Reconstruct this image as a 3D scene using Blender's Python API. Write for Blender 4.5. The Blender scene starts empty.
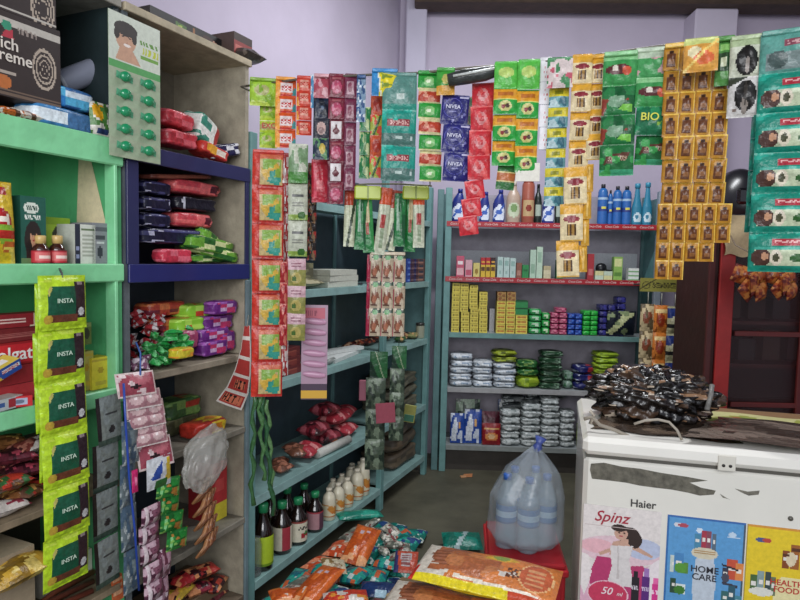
import bpy, math, random
import numpy as np
from mathutils import Vector, Matrix
random.seed(7)
SC = bpy.context.scene
COL = SC.collection
R = math.radians
# ------------------------------------------------------------------ camera
FPX, PITCH, ROLL = 620.0, math.atan(42 / 620.0), 0.022
CAM = Vector((0, 0, 1.5))
_f = Vector((0, math.cos(PITCH), -math.sin(PITCH)))
_r0 = Vector((1, 0, 0)); _u0 = Vector((0, math.sin(PITCH), math.cos(PITCH)))
_r = _r0 * math.cos(ROLL) + _u0 * math.sin(ROLL)
_u = _u0 * math.cos(ROLL) - _r0 * math.sin(ROLL)
cd = bpy.data.cameras.new('camera'); cam = bpy.data.objects.new('camera', cd); COL.objects.link(cam)
cam.matrix_world = Matrix(((_r.x, _u.x, -_f.x, CAM.x), (_r.y, _u.y, -_f.y, CAM.y), (_r.z, _u.z, -_f.z, CAM.z), (0, 0, 0, 1)))
cd.sensor_width = 36; cd.lens = FPX * 36 / 800; cd.clip_start = 0.05; cd.clip_end = 60
SC.camera = cam
SC.view_settings.view_transform = 'Standard'; SC.view_settings.look = 'None'
SC.view_settings.gamma = 1; SC.view_settings.use_curve_mapping = False
SC.view_settings.exposure = 0.42
# ------------------------------------------------------------------ light
W = bpy.data.worlds.new('world'); SC.world = W; W.use_nodes = True
W.node_tree.nodes['Background'].inputs[0].default_value = (0.80, 0.86, 1.0, 1)
W.node_tree.nodes['Background'].inputs[1].default_value = 0.42
def area(name, loc, target, sx, sy, power, col):
    l = bpy.data.lights.new(name, 'AREA'); l.shape = 'RECTANGLE'; l.size = sx; l.size_y = sy
    l.energy = power; l.color = col
    o = bpy.data.objects.new(name, l); COL.objects.link(o); o.location = loc
    o.rotation_euler = (Vector(target) - Vector(loc)).to_track_quat('-Z', 'Y').to_euler()
    return o
area('shopfront_daylight', (-0.3, -1.6, 2.3), (0.1, 3.2, 1.1), 2.8, 1.9, 84, (0.97, 0.98, 1.0))
area('back_fill_light', (0.7, 2.9, 3.3), (0.7, 3.4, 0.0), 1.2, 0.12, 36, (0.95, 0.97, 1.0))  # unseen fill lamp, added to brighten the back wall and rack
# ------------------------------------------------------------------ projection
def proj(p):
    d = Vector(p) - CAM
    z = d.dot(_f)
    return 400 + FPX * d.dot(_r) / z, 300 - FPX * d.dot(_u) / z
def at(px, py, Y):
    d = _f + _r * ((px - 400) / FPX) + _u * ((300 - py) / FPX)
    return CAM + d * (Y / d.y)
class Frame:
    def __init__(s, x, y, ang):
        s.o = Vector((x, y, 0)); s.a = ang
        s.e = Vector((math.cos(ang), math.sin(ang), 0)); s.n = Vector((-math.sin(ang), math.cos(ang), 0))
    def p(s, u, d, z): return s.o + s.e * u + s.n * d + Vector((0, 0, z))
    def s(s, px, z=1.2, d=0.0):
        lo, hi = -1.9, 3.5
        for _ in range(40):
            m = (lo + hi) / 2
            q = s.p(m, d, z)
            if q.y < 0.15 or proj(q)[0] < px: lo = m
            else: hi = m
        return (lo + hi) / 2
    def z(s, py, u, d=0.0):
        lo, hi = -0.5, 4.0
        for _ in range(40):
            m = (lo + hi) / 2
            if proj(s.p(u, d, m))[1] > py: lo = m
            else: hi = m
        return (lo + hi) / 2
LA = math.atan2(0.912, 0.410)
L = Frame(-0.6, 2.45, LA)
B = Frame(0.33, 4.3, R(-2.0))
Fz = Frame(0.615, 2.05, R(-14))
# ------------------------------------------------------------------ colour and materials
def h2l(h):
    if not isinstance(h, str): return h
    o = []
    for i in (0, 2, 4):
        c = int(h[i:i + 2], 16) / 255
        o.append(c / 12.92 if c <= 0.04045 else ((c + 0.055) / 1.055) ** 2.4)
    return tuple(o)
def mat(name, rough=0.5, metal=0.0, bump=0.0, bscale=40, var=0.0, vscale=8, spec=0.5, alpha=1.0, trans=0.0, coat=0.0):
    m = bpy.data.materials.new(name); m.use_nodes = True
    nt = m.node_tree; b = nt.nodes['Principled BSDF']
    a = nt.nodes.new('ShaderNodeAttribute'); a.attribute_name = 'Col'
    src = a.outputs['Color']
    tc = nt.nodes.new('ShaderNodeTexCoord')
    if var:
        n = nt.nodes.new('ShaderNodeTexNoise'); n.inputs['Scale'].default_value = vscale; n.inputs['Detail'].default_value = 6
        n.inputs['Roughness'].default_value = 0.65
        nt.links.new(tc.outputs['Object'], n.inputs['Vector'])
        mr = nt.nodes.new('ShaderNodeMapRange'); mr.inputs[1].default_value = 0.3; mr.inputs[2].default_value = 0.7
        mr.inputs[3].default_value = 1 - var; mr.inputs[4].default_value = 1 + var * 0.35
        nt.links.new(n.outputs[0], mr.inputs[0])
        mx = nt.nodes.new('ShaderNodeMix'); mx.data_type = 'RGBA'; mx.blend_type = 'MULTIPLY'; mx.inputs[0].default_value = 1
        nt.links.new(src, mx.inputs[6]); nt.links.new(mr.outputs[0], mx.inputs[7]); src = mx.outputs[2]
    nt.links.new(src, b.inputs['Base Color'])
    if bump:
        n = nt.nodes.new('ShaderNodeTexNoise'); n.inputs['Scale'].default_value = bscale; n.inputs['Detail'].default_value = 3
        nt.links.new(tc.outputs['Object'], n.inputs['Vector'])
        bp = nt.nodes.new('ShaderNodeBump'); bp.inputs['Strength'].default_value = bump; bp.inputs['Distance'].default_value = 0.01
        nt.links.new(n.outputs[0], bp.inputs['Height']); nt.links.new(bp.outputs[0], b.inputs['Normal'])
    b.inputs['Roughness'].default_value = rough; b.inputs['Metallic'].default_value = metal
    b.inputs['Specular IOR Level'].default_value = spec; b.inputs['Alpha'].default_value = alpha
    b.inputs['Transmission Weight'].default_value = trans; b.inputs['Coat Weight'].default_value = coat
    return m
PAPER = mat('printed_card', 0.55, bump=0.05, bscale=30, var=0.16, vscale=70)
FOIL = mat('printed_foil', 0.3, bump=0.5, bscale=42, metal=0.0, spec=0.42, var=0.38, vscale=70)
GLOSS = mat('glossy_plastic', 0.3, bump=0.04, bscale=20)
PAINT = mat('worn_paint', 0.5, bump=0.15, bscale=25, var=0.28, vscale=9)
WOOD = mat('old_board', 0.7, bump=0.2, bscale=60, var=0.35, vscale=14)
LINING = mat('crinkled_lining', 0.4, bump=0.75, bscale=11, var=0.2, vscale=6)
WALLM = mat('distemper_wall', 0.8, bump=0.08, bscale=18, var=0.10, vscale=2)
CONC = mat('concrete_floor', 0.55, bump=0.25, bscale=14, var=0.5, vscale=2.3)
GLASSY = mat('dark_bottle_glass', 0.12, spec=0.7, coat=0.4)
CLEAR = mat('clear_film', 0.22, bump=0.9, bscale=16, alpha=0.42, spec=0.8)
PET = mat('clear_bottle_plastic', 0.1, bump=0.2, bscale=30, alpha=0.42, spec=0.8)
DARKBAG = mat('black_bag_film', 0.22, bump=0.9, bscale=30, spec=0.7)
ENAMEL = mat('white_enamel', 0.28, bump=0.02, bscale=8, var=0.06, vscale=4, coat=0.2)
PANE = mat('showcase_pane', 0.08, alpha=0.25, spec=0.6)
# ------------------------------------------------------------------ bitmap letters
FONT = dict(A='69F99', B='E9E9E', C='78887', D='E999E', E='F8E8F', F='F8E88', G='78B97', H='99F99', I='E444E', J='11196', K='9ACA9',
            L='8888F', M='9FF99', N='9DB99', O='69996', P='E9E88', Q='699B7', R='E9EA9', S='7861E', T='E4444', U='99996', V='99A84',
            W='99FF9', X='99699', Y='99711', Z='F168F')
FONT.update({'0': '69996', '1': '26227', '2': 'E168F', '3': 'E161E', '4': '99F11', '5': 'F8E1E', '!': '44404', '-': '00F00', ' ': '00000',
             '~': '05A00', '%': '92409'})
def textmask(t):
    w = len(t) * 5 - 1
    g = np.zeros((5, w), bool)
    for i, ch in enumerate(t):
        for r_, hx in enumerate(FONT.get(ch, '0F0F0')):
            v = int(hx, 16)
            for c in range(4):
                if v & (8 >> c): g[r_, i * 5 + c] = True
    return g
def vnoise(U, V, sc, seed):
    rs = np.random.RandomState(seed); g = rs.rand(40, 40)
    x = (U * sc) % 38; y = (V * sc) % 38
    i = x.astype(int); j = y.astype(int); fx = x - i; fy = y - j
    fx = fx * fx * (3 - 2 * fx); fy = fy * fy * (3 - 2 * fy)
    return (g[i, j] * (1 - fx) * (1 - fy) + g[i + 1, j] * fx * (1 - fy) + g[i, j + 1] * (1 - fx) * fy + g[i + 1, j + 1] * fx * fy)
_KEEP = []
def P(base, *ops):
    """a printed design: u runs left to right, v bottom to top"""
    base = h2l(base)
    def fn(U, V):
        C = np.tile(np.array(base), (len(U), 1))
        for op in ops:
            k = op[0]
            if k == 'r': m = (U >= op[1]) & (U <= op[3]) & (V >= op[2]) & (V <= op[4]); c = op[5]
            elif k == 'e': m = ((U - op[1]) / op[3]) ** 2 + ((V - op[2]) / op[4]) ** 2 <= 1; c = op[5]
            elif k == 'w': m = (U >= op[1]) & (U <= op[3]) & (V >= op[2]) & (V <= op[4]) & (np.sin((U - op[1]) / (op[3] - op[1]) * 31 + 2.2 * np.sin(V * 37) + 2 * np.sin(U * 19)) > -.25); c = op[5]
            elif k == 'o':
                q = ((U - op[1]) / op[3]) ** 2 + ((V - op[2]) / op[4]) ** 2; m = (q <= 1) & (q > op[6]); c = op[5]
            elif k == 'h': m = (U >= op[1]) & (U <= op[3]) & (V >= op[2]) & (V <= op[4]) & (((V - op[2]) / (op[4] - op[2]) * op[6] * 2).astype(int) % 2 == 0); c = op[5]
            elif k == 'v': m = (U >= op[1]) & (U <= op[3]) & (V >= op[2]) & (V <= op[4]) & (((U - op[1]) / (op[3] - op[1]) * op[6] * 2).astype(int) % 2 == 0); c = op[5]
            elif k == 'n': m = vnoise(U, V, op[2], op[3]) > op[4]; c = op[1]; \
                m = m & ((U >= op[5]) & (U <= op[7]) & (V >= op[6]) & (V <= op[8]) if len(op) > 5 else True)
            elif k == 'd': m = (np.abs((U - op[1]) - (V - op[2]) * op[3]) < op[4]); c = op[5]
            elif k == 'q':
                pts = op[1]; m = np.zeros(len(U), bool)
                for a in range(len(pts)):
                    x1, y1 = pts[a]; x2, y2 = pts[a - 1]
                    cond = ((y1 > V) != (y2 > V)) & (U < (x2 - x1) * (V - y1) / ((y2 - y1) or 1e-9) + x1)
                    m = m ^ cond
                c = op[2]
            elif k == 't':
                g = textmask(op[6]); hh, ww = g.shape
                x = (U - op[1]) / (op[3] - op[1]); y = (op[4] - V) / (op[4] - op[2])
                ok = (x >= 0) & (x < 1) & (y >= 0) & (y < 1)
                xi = np.clip((x * ww).astype(int), 0, ww - 1); yi = np.clip((y * hh).astype(int), 0, hh - 1)
                m = ok & g[yi, xi]; c = op[5]
            C[m] = h2l(c)
        return C
    _KEEP.append(fn)
    return fn
# ------------------------------------------------------------------ mesh builder
class MB:
    def __init__(s): s.v = []; s.f = []; s.c = []; s.sm = []
    def add(s, vs, fs, cols, smooth=False):
        b = len(s.v); s.v += [tuple(v) for v in vs]
        s.f += [tuple(i + b for i in f) for f in fs]
        if isinstance(cols, str) or (isinstance(cols, tuple) and len(cols) == 3 and not isinstance(cols[0], (tuple, list))): cols = [h2l(cols)] * len(fs)
        s.c += [tuple(c) for c in cols]; s.sm += [smooth] * len(fs); return s
    def grid(s, X, Y, Z, col, smooth=True, flip=False):
        ny, nx = X.shape; vs = np.stack([X, Y, Z], -1).reshape(-1, 3)
        fs = []
        for j in range(ny - 1):
            for i in range(nx - 1):
                a = j * nx + i; q = (a, a + 1, a + nx + 1, a + nx)
                fs.append(q[::-1] if flip else q)
        if callable(col):
            u = (np.arange(nx - 1) + .5) / (nx - 1); v = (np.arange(ny - 1) + .5) / (ny - 1)
            UU, VV = np.meshgrid(u, v); col = col(UU.ravel(), VV.ravel())
            col = [tuple(c) for c in col]
        return s.add(vs.tolist(), fs, col, smooth)
    def box(s, x0, x1, y0, y1, z0, z1, col, c=0.0):
        c = min(c, abs(x1 - x0) * .4, abs(y1 - y0) * .4, abs(z1 - z0) * .4)
        if c <= 0:
            vs = [(x, y, z) for z in (z0, z1) for y in (y0, y1) for x in (x0, x1)]
            return s.add(vs, [(0, 2, 3, 1), (4, 5, 7, 6), (0, 1, 5, 4), (2, 6, 7, 3), (0, 4, 6, 2), (1, 3, 7, 5)], col)
        vs = []; X = (x0, x1); Y = (y0, y1); Z = (z0, z1); idx = {}
        for i in (0, 1):
            for j in (0, 1):
                for k in (0, 1):
                    sx = 1 - 2 * i; sy = 1 - 2 * j; sz = 1 - 2 * k
                    for ax in range(3):
                        p = [X[i] + sx * c, Y[j] + sy * c, Z[k] + sz * c]; p[ax] -= (sx, sy, sz)[ax] * c
                        idx[i, j, k, ax] = len(vs); vs.append(p)
        g = lambda i, j, k, a: idx[i, j, k, a]
        fs = []
        for a in range(3):
            for e in (0, 1):
                o = [x for x in range(3) if x != a]; q = []
                for (p_, r_) in ((0, 0), (1, 0), (1, 1), (0, 1)):
                    t = [0, 0, 0]; t[a] = e; t[o[0]] = p_; t[o[1]] = r_; q.append(g(*t, a))
                fs.append(q)
        for a in range(3):
            o = [x for x in range(3) if x != a]
            for p_ in (0, 1):
                for r_ in (0, 1):
                    t0 = [0, 0, 0]; t0[o[0]] = p_; t0[o[1]] = r_; t1 = list(t0); t1[a] = 1
                    fs.append([g(*t0, o[0]), g(*t1, o[0]), g(*t1, o[1]), g(*t0, o[1])])
        for i in (0, 1):
            for j in (0, 1):
                for k in (0, 1): fs.append([g(i, j, k, 0), g(i, j, k, 1), g(i, j, k, 2)])
        return s.add(vs, fs, col)
    def lathe(s, prof, n=16, col='ffffff', sx=1.0, sy=1.0, org=(0, 0, 0), shear=None, smooth=True):
        """prof: (radius, z) bottom to top; col: colour, list per ring or design over (angle, height)"""
        k = len(prof); a = np.linspace(-math.pi, math.pi, n + 1) - math.pi / 2
        rr = np.array([p[0] for p in prof])[:, None]; zz = np.array([p[1] for p in prof])[:, None]
        X = rr * np.cos(a) * sx; Y = rr * np.sin(a) * sy; Z = zz + 0 * X
        if shear:
            for q in range(k): X[q] += shear(prof[q][1])
        X, Y, Z = X + org[0], Y + org[1], Z + org[2]
        if callable(col):
            z0, z1 = prof[0][1], prof[-1][1]
            u = (np.arange(n) + .5) / n; C = []
            for j in range(k - 1):
                v = ((prof[j][1] + prof[j + 1][1]) / 2 - z0) / (z1 - z0)
                C += [tuple(c) for c in col(u, np.full(n, v))]
            s.grid(X, Y, Z, C, smooth)
        elif isinstance(col, list):
            C = []
            for j in range(k - 1): C += [h2l(col[min(j, len(col) - 1)])] * n
            s.grid(X, Y, Z, C, smooth)
        else: s.grid(X, Y, Z, col, smooth)
        return s
    def tube(s, pts, r, n=6, col='808080'):
        pts = [Vector(p) for p in pts]; vs = []; m = len(pts)
        rs = r if isinstance(r, (list, tuple)) else [r] * m
        for i, p in enumerate(pts):
            t = (pts[min(i + 1, m - 1)] - pts[max(i - 1, 0)]).normalized()
            a = t.cross(Vector((0.13, 0.31, 0.94)))
            if a.length < 0.05: a = t.cross(Vector((1, 0, 0)))
            a.normalize(); b = t.cross(a)
            for k in range(n):
                th = 2 * math.pi * k / n; vs.append(p + (a * math.cos(th) + b * math.sin(th)) * rs[i])
        fs = [(i * n + k, i * n + (k + 1) % n, (i + 1) * n + (k + 1) % n, (i + 1) * n + k) for i in range(m - 1) for k in range(n)]
        fs += [tuple(range(n))[::-1], tuple((m - 1) * n + k for k in range(n))]
        return s.add(vs, fs, col, True)
    def mesh(s, name='mesh'):
        me = bpy.data.meshes.new(name); me.from_pydata(s.v, [], s.f)
        ca = me.color_attributes.new('Col', 'FLOAT_COLOR', 'CORNER')
        cnt = np.array([len(f) for f in s.f]); c = np.array(s.c, dtype=np.float32)
        c = np.hstack([c, np.ones((len(c), 1), np.float32)])
        ca.data.foreach_set('color', np.repeat(c, cnt, axis=0).ravel())
        me.polygons.foreach_set('use_smooth', s.sm); me.update()
        return me
# ------------------------------------------------------------------ objects
def root(name, label, cat, group=None, loc=(0, 0, 0), rz=0.0):
    o = bpy.data.objects.new(name, None); COL.objects.link(o); o.empty_display_size = 0.05
    o.location = loc; o.rotation_euler = (0, 0, rz); o['label'] = label; o['category'] = cat
    if group: o['group'] = group
    return o
def part(parent, name, mb, m, loc=(0, 0, 0), rot=(0, 0, 0), label=None):
    me = mb.mesh(name) if isinstance(mb, MB) else mb
    if not me.materials: me.materials.append(m)
    o = bpy.data.objects.new(name, me); COL.objects.link(o); o.parent = parent; o.location = loc; o.rotation_euler = rot
    if label: o['label'] = label
    return o
def solo(name, mb, m, label, cat, group=None, loc=(0, 0, 0), rot=(0, 0, 0), kind=None):
    o = part(None, name, mb, m, loc, rot); o['label'] = label; o['category'] = cat
    if group: o['group'] = group
    if kind: o['kind'] = kind
    return o
def struct(name, mb, m, loc=(0, 0, 0), rot=(0, 0, 0)):
    o = part(None, name, mb, m, loc, rot); o['kind'] = 'structure'; return o
def dup(o, loc=None, rot=None, label=None, parent=None):
    c = o.copy(); COL.objects.link(c)
    if parent is not None: c.parent = parent
    else:
        if loc is not None: c.location = loc
        if rot is not None: c.rotation_euler = rot
        if label: c['label'] = label
    for ch in o.children: dup(ch, parent=c)
    return c
ORD = ['lowest', 'second', 'third', 'fourth', 'fifth', 'sixth', 'seventh', 'eighth', 'ninth', 'tenth', 'eleventh', 'twelfth']
def nth(i, n, top='topmost', bot='lowest'):
    if n == 1: return 'single'
    return bot if i == 0 else (top if i == n - 1 else ORD[i] + ' from bottom')
# ------------------------------------------------------------------ packets, cartons, bottles
_cache = {}
def pillow(w, h, t, fn, nx=14, ny=16, seed=0, crimp=0.05, wr=0.12, flat=False, tex=None):
    """sealed packet: front faces -Y, centre at origin (flat: front faces up)"""
    key = ('p', round(w, 3), round(h, 3), round(t, 3), id(fn), nx, ny, seed, crimp, wr, flat)
    if key in _cache: return _cache[key]
    rs = np.random.RandomState(seed + 11)
    u = np.linspace(0, 1, nx + 1); v = np.linspace(0, 1, ny + 1); U, V = np.meshgrid(u, v)
    vv = np.clip((V - crimp) / (1 - 2 * crimp), 0, 1)
    su, sv = np.clip(np.sin(np.pi * U), 0, 1), np.clip(np.sin(np.pi * vv), 0, 1)
    b = su ** .28 * sv ** .35 if flat else su ** .5 * sv ** .55
    wv = sum(np.sin(rs.uniform(3, 14) * U + rs.uniform(-1, 1) * rs.uniform(4, 16) * V + rs.uniform(0, 6)) for _ in range(4)) / 4
    wv2 = sum(np.sin(rs.uniform(3, 14) * U + rs.uniform(-1, 1) * rs.uniform(4, 16) * V + rs.uniform(0, 6)) for _ in range(4)) / 4
    pinch = 1 - 0.05 * b
    X = (U - .5) * w * pinch; Z = (V - .5) * h
    edge = np.minimum(np.minimum(U, 1 - U) * 6, 1)
    Yf = -(t / 2) * b * (1 + wr * wv * 1.6) - t * wr * 0.35 * wv * edge * (b > 0)
    Yb = (t / 2) * b * (1 + wr * wv2 * 1.6) - t * wr * 0.35 * wv * edge * (b > 0)
    cr = (vv <= 0) | (vv >= 1)
    zig = 0.0006 * np.sin(U * 40)
    Yf = np.where(cr, zig - 0.0005, Yf); Yb = np.where(cr, zig + 0.0005, Yb)
    Yf[:, 0] = Yf[:, -1] = 0; Yb[:, 0] = Yb[:, -1] = 0
    m = MB()
    if flat:
        m.grid(X, Z, -Yf, fn); m.grid(X, Z, -Yb, fn, flip=True)
    else:
        m.grid(X, Yf, Z, fn); m.grid(X, Yb, Z, fn, flip=True)
    _cache[key] = m.mesh('packet'); return _cache[key]
def brick(w, dep, h, fn, seed=0, e=.3, wr=.05, n=22):
    key = ('q', round(w, 3), round(dep, 3), round(h, 3), id(fn), seed, e)
    if key in _cache: return _cache[key]
    rs = np.random.RandomState(seed + 5)
    a = np.linspace(-math.pi, math.pi, n * 2 + 1); b = np.linspace(-math.pi / 2, math.pi / 2, n // 2 * 2 + 1); A, Bq = np.meshgrid(a, b)
    sp = lambda v, q: np.sign(v) * np.abs(v) ** q
    X = sp(np.cos(Bq), e) * sp(np.cos(A), e); Y = sp(np.cos(Bq), e) * sp(np.sin(A), e); Z = sp(np.sin(Bq), e)
    ph = rs.uniform(0, 6, 4); q = 1 + wr * (np.sin(5 * X + ph[0] + 3 * Y) + np.sin(7 * Y + ph[1] + 4 * Z) + np.sin(6 * X * Z + ph[2] + 5 * Y)) / 3
    X, Y, Z = X * w / 2 * q, Y * dep / 2 * q, Z * h / 2 * (.97 + (q - 1) * .6)
    cx = (X[1:, 1:] + X[:-1, :-1]) / 2 / w + .5; cy = (Y[1:, 1:] + Y[:-1, :-1]) / 2 / dep + .5; cz = (Z[1:, 1:] + Z[:-1, :-1]) / 2 / h + .5
    top = cz > .93
    C = fn(np.clip(cx.ravel(), 0, 1), np.clip(np.where(top, cy, cz).ravel(), 0, 1)) if callable(fn) else fn
    m = MB(); m.grid(X, Y, Z, [tuple(c) for c in C] if callable(fn) else h2l(fn))
    _cache[key] = m.mesh('wrapped_bar'); return _cache[key]
def carton(w, d, h, front='ffffff', side=None, top=None, n=20, c=0.0008, right=None, left=None):
    """box on its base centre, front faces -Y; front/top/side may be designs"""
    key = ('c', round(w, 3), round(d, 3), round(h, 3), id(front), id(side), id(top), id(right), id(left), n)
    if key in _cache: return _cache[key]
    side = side or (front if not callable(front) else 'cccccc'); top = top or side
    right = right or side; left = left or side
    m = MB(); a = w / 2; b = d / 2
    def g(u0, col, f, flip=False):
        k = n if callable(col) else 1
        u = np.linspace(0, 1, k + 1); U, V = np.meshgrid(u, u); X, Y, Z = f(U, V); m.grid(X, Y, Z, col, False, flip)
    o = lambda U: 0 * U
    g(0, front, lambda U, V: ((U - .5) * w, o(U) - b, V * h))
    g(0, side if not callable(side) else side, lambda U, V: ((.5 - U) * w, o(U) + b, V * h))
    g(0, right, lambda U, V: (o(U) + a, (U - .5) * d, V * h))
    g(0, left, lambda U, V: (o(U) - a, (.5 - U) * d, V * h))
    g(0, top, lambda U, V: ((U - .5) * w, (V - .5) * d, o(U) + h))
    g(0, side if not callable(side) else 'bbbbbb', lambda U, V: ((U - .5) * w, (V - .5) * d, o(U)), True)
    _cache[key] = m.mesh('carton'); return _cache[key]
def smooth_prof(pts, k=3):
    out = []
    for i in range(len(pts) - 1):
        (r0, z0), (r1, z1) = pts[i], pts[i + 1]
        for j in range(k):
            t = j / k; out.append((r0 + (r1 - r0) * t, z0 + (z1 - z0) * t))
    out.append(pts[-1]); return out
_lt = {}
def letter(o, txt, size, col, x, y, z, shear=0.0, label=None):
    k = (txt, round(size, 4), col, shear)
    if k not in _lt: _lt[k] = textmesh(txt, size, col, shear, off=size * .01).mesh('lettering')
    return part(o, 'lettering', _lt[k], PAPER, (x, y, z), label=label)
def textmesh(txt, size, col, font_shear=0.0, ext=0.0004, off=0.0):
    cu = bpy.data.curves.new('lettering', 'FONT'); cu.body = txt; cu.size = size; cu.extrude = ext; cu.align_x = 'CENTER'
    cu.shear = font_shear; cu.offset = off; cu.resolution_u = 3
    ob = bpy.data.objects.new('lettering', cu); me = ob.to_mesh()
    vs = [(v.co.x, -v.co.z, v.co.y) for v in me.vertices]; fs = [tuple(p.vertices) for p in me.polygons]
    ob.to_mesh_clear(); bpy.data.objects.remove(ob); m = MB(); m.add(vs, fs, col)
    return m
# ================================================================== the setting
m = MB(); m.box(-4, 3.6, -1.2, 5.2, -0.06, 0, '5f5c4c'); struct('floor', m, CONC)
m = MB(); m.box(-4, 3.6, 0.6, 5.2, 3.5, 3.56, '4a4038'); struct('ceiling', m, WOOD)
m = MB(); m.box(-2.6, 3.4, 0.42, 0.54, 0, 3.5, 'bdb3c5'); struct('wall_left', m, WALLM, L.o, (0, 0, LA))
m = MB(); m.box(-0.7, 3.3, 0.40, 0.52, 0, 3.5, 'bdb3c5'); struct('wall_back', m, WALLM, B.o, (0, 0, B.a))
m = MB(); m.box(3.4, 3.5, 0.8, 4.9, 0, 3.5, 'bdb3c5'); struct('wall_right', m, WALLM)
m = MB(); m.box(-0.34, -0.19, 0.26, 0.40, 0, 3.5, 'bab5c6', 0.008); struct('trim_1', m, WALLM, B.o, (0, 0, B.a))
_a, _b = B.s(694, 3, .2), B.s(737, 3, .2); m = MB(); m.box(_a + .03, _b - .03, 0.24, 0.40, 0, 3.05, 'bdb4c6', 0.008); m.box(_a, _b, 0.20, 0.40, 3.05, 3.28, 'c6bece', 0.01); struct('trim_2', m, WALLM, B.o, (0, 0, B.a))
m = MB(); m.box(-0.28, 3.2, 0.12, 0.32, 3.28, 3.5, '4b3c30', 0.01); struct('trim_3', m, WOOD, B.o, (0, 0, B.a))

# ================================================================== green cabinet
GREEN, GREEN2, GREEN3 = '7fce93', '55a970', '86d49c'
g = root('green_cabinet', 'tall cabinet lined in bright green at the left edge of the shop', 'cabinet', None, L.o, LA)
SX0, SX1 = -1.55, -0.612
m = MB(); m.box(SX1 - .022, SX1, 0, .38, 0, 1.83, GREEN2); part(g, 'side_panel', m, LINING)
m = MB(); m.box(SX1 - .022, SX1, 0, .38, 1.83, 2.22, '1f2c2e'); part(g, 'upper_side_panel', m, PAINT, label='dark upper side panel')
m = MB(); m.box(SX1 - .034, SX1 - .0225, -.012, .03, 1.06, 1.80, GREEN3, .002); part(g, 'edge_strip', m, LINING)
m = MB(); m.box(SX0, SX1 - .022, .36, .38, 0.9, 1.83, '4ba36a'); part(g, 'back_panel', m, LINING)
m = MB(); m.box(SX0, SX1 - .022, .36, .38, 1.83, 2.22, '263032'); part(g, 'upper_back_panel', m, PAINT)
m = MB(); m.box(SX0, SX1 - .022, .36, .38, 0, .9, '4a4238'); part(g, 'lower_back_panel', m, PAINT)
m = MB(); m.box(SX0, SX0 + .02, 0, .36, 0, 2.22, '44705a'); part(g, 'side_panel', m, PAINT)
m = MB(); m.box(SX0, SX1, -.01, .38, 2.22, 2.25, '8d897e', .002); part(g, 'top_board', m, WOOD)
for z, th, lip, nm in ((1.83, .02, .075, 'shelf'), (1.46, .02, .05, 'shelf'), (1.085, .02, .045, 'shelf')):
    m = MB(); m.box(SX0 + .02, SX1 - .022, 0, .36, z - th, z, '6fb983'); m.box(SX0 + .02, SX1 - .0, -.014, 0, z - lip, z + .004, GREEN3, .004)
    part(g, nm, m, LINING)
for z in (0.80, 0.47):
    m = MB(); m.box(SX0 + .02, SX1 - .022, -.01, .36, z - .02, z, '8b7a62', .002); part(g, 'shelf', m, WOOD, label='bare board shelf')
# cream paper wedge on the panel
m = MB()
pts = [(-.17, 1.50), (-.012, 1.50), (-.03, 1.79), (-.075, 1.80)]
m.add([(SX1 - .0245, p[0] + .18, p[1]) for p in pts] + [(SX1 - .0235, p[0] + .18, p[1]) for p in pts], [(0, 1, 2, 3), (7, 6, 5, 4), (0, 4, 5, 1), (1, 5, 6, 2), (2, 6, 7, 3), (3, 7, 4, 0)], 'd8c9a4')
part(g, 'paper_lining', m, PAPER, label='torn cream paper lining')

# ================================================================== wooden cabinet
c = root('wooden_cabinet', 'old wooden shelf cabinet with navy shelf edges, between the green cabinet and the teal rack', 'cabinet', None, L.o, LA)
A0, A1 = -.602, -.006
WD = 'a39a86'
m = MB(); m.box(A1 - .02, A1, 0, .38, 0, 2.22, WD); part(c, 'side_panel', m, WOOD)
m = MB(); m.box(A0, A0 + .02, 0, .38, 0, 2.22, '5d6468'); part(c, 'side_panel', m, WOOD)
m = MB(); m.box(A0 + .02, A1 - .02, .36, .38, 1.83, 2.22, '7d7565'); part(c, 'back_panel', m, WOOD)
m = MB(); m.box(A0 + .02, A1 - .02, .36, .38, 0, 1.46, '3a4650'); m.box(A0 + .02, A1 - .02, .36, .38, 1.46, 1.83, '272b40'); part(c, 'lower_back_panel', m, PAINT)
m = MB(); m.box(A0, A1 + .004, -.012, .38, 2.22, 2.245, 'b3a68c', .002); part(c, 'top_board', m, WOOD)
for z, lip, ccol in ((1.83, .05, '2a2c56'), (1.46, .055, '242a66')):
    m = MB(); m.box(A0 + .02, A1 - .02, 0, .36, z - .02, z, '4b4a5e'); part(c, 'shelf', m, PAINT)
    m = MB(); m.box(A0 + .01, A1, -.010, -.001, z - lip, z + .003, ccol, .002); part(c, 'edge_band', m, GLOSS, label='shiny navy edge band')
for s0, s1 in ((A0 + .005, A0 + .05), (A1 - .024, A1 - .004)):
    m = MB(); m.box(s0, s1, -.009, -.001, 1.463, 1.78, '2a2d55', .001); part(c, 'upright_band', m, GLOSS, label='shiny navy upright band')
for z, ccol in ((1.11, '8f8472'), (.82, '7b7568'), (.45, '7d786b')):
    m = MB(); m.box(A0 + .02, A1 - .02, -.01, .36, z - .025, z, ccol, .003); part(c, 'shelf', m, WOOD)
m = MB(); m.box(A1 - .02, A1 + .0, -.012, -.001, 0.0, 1.40, '6e8288', .002); part(c, 'front_post', m, PAINT)

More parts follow.
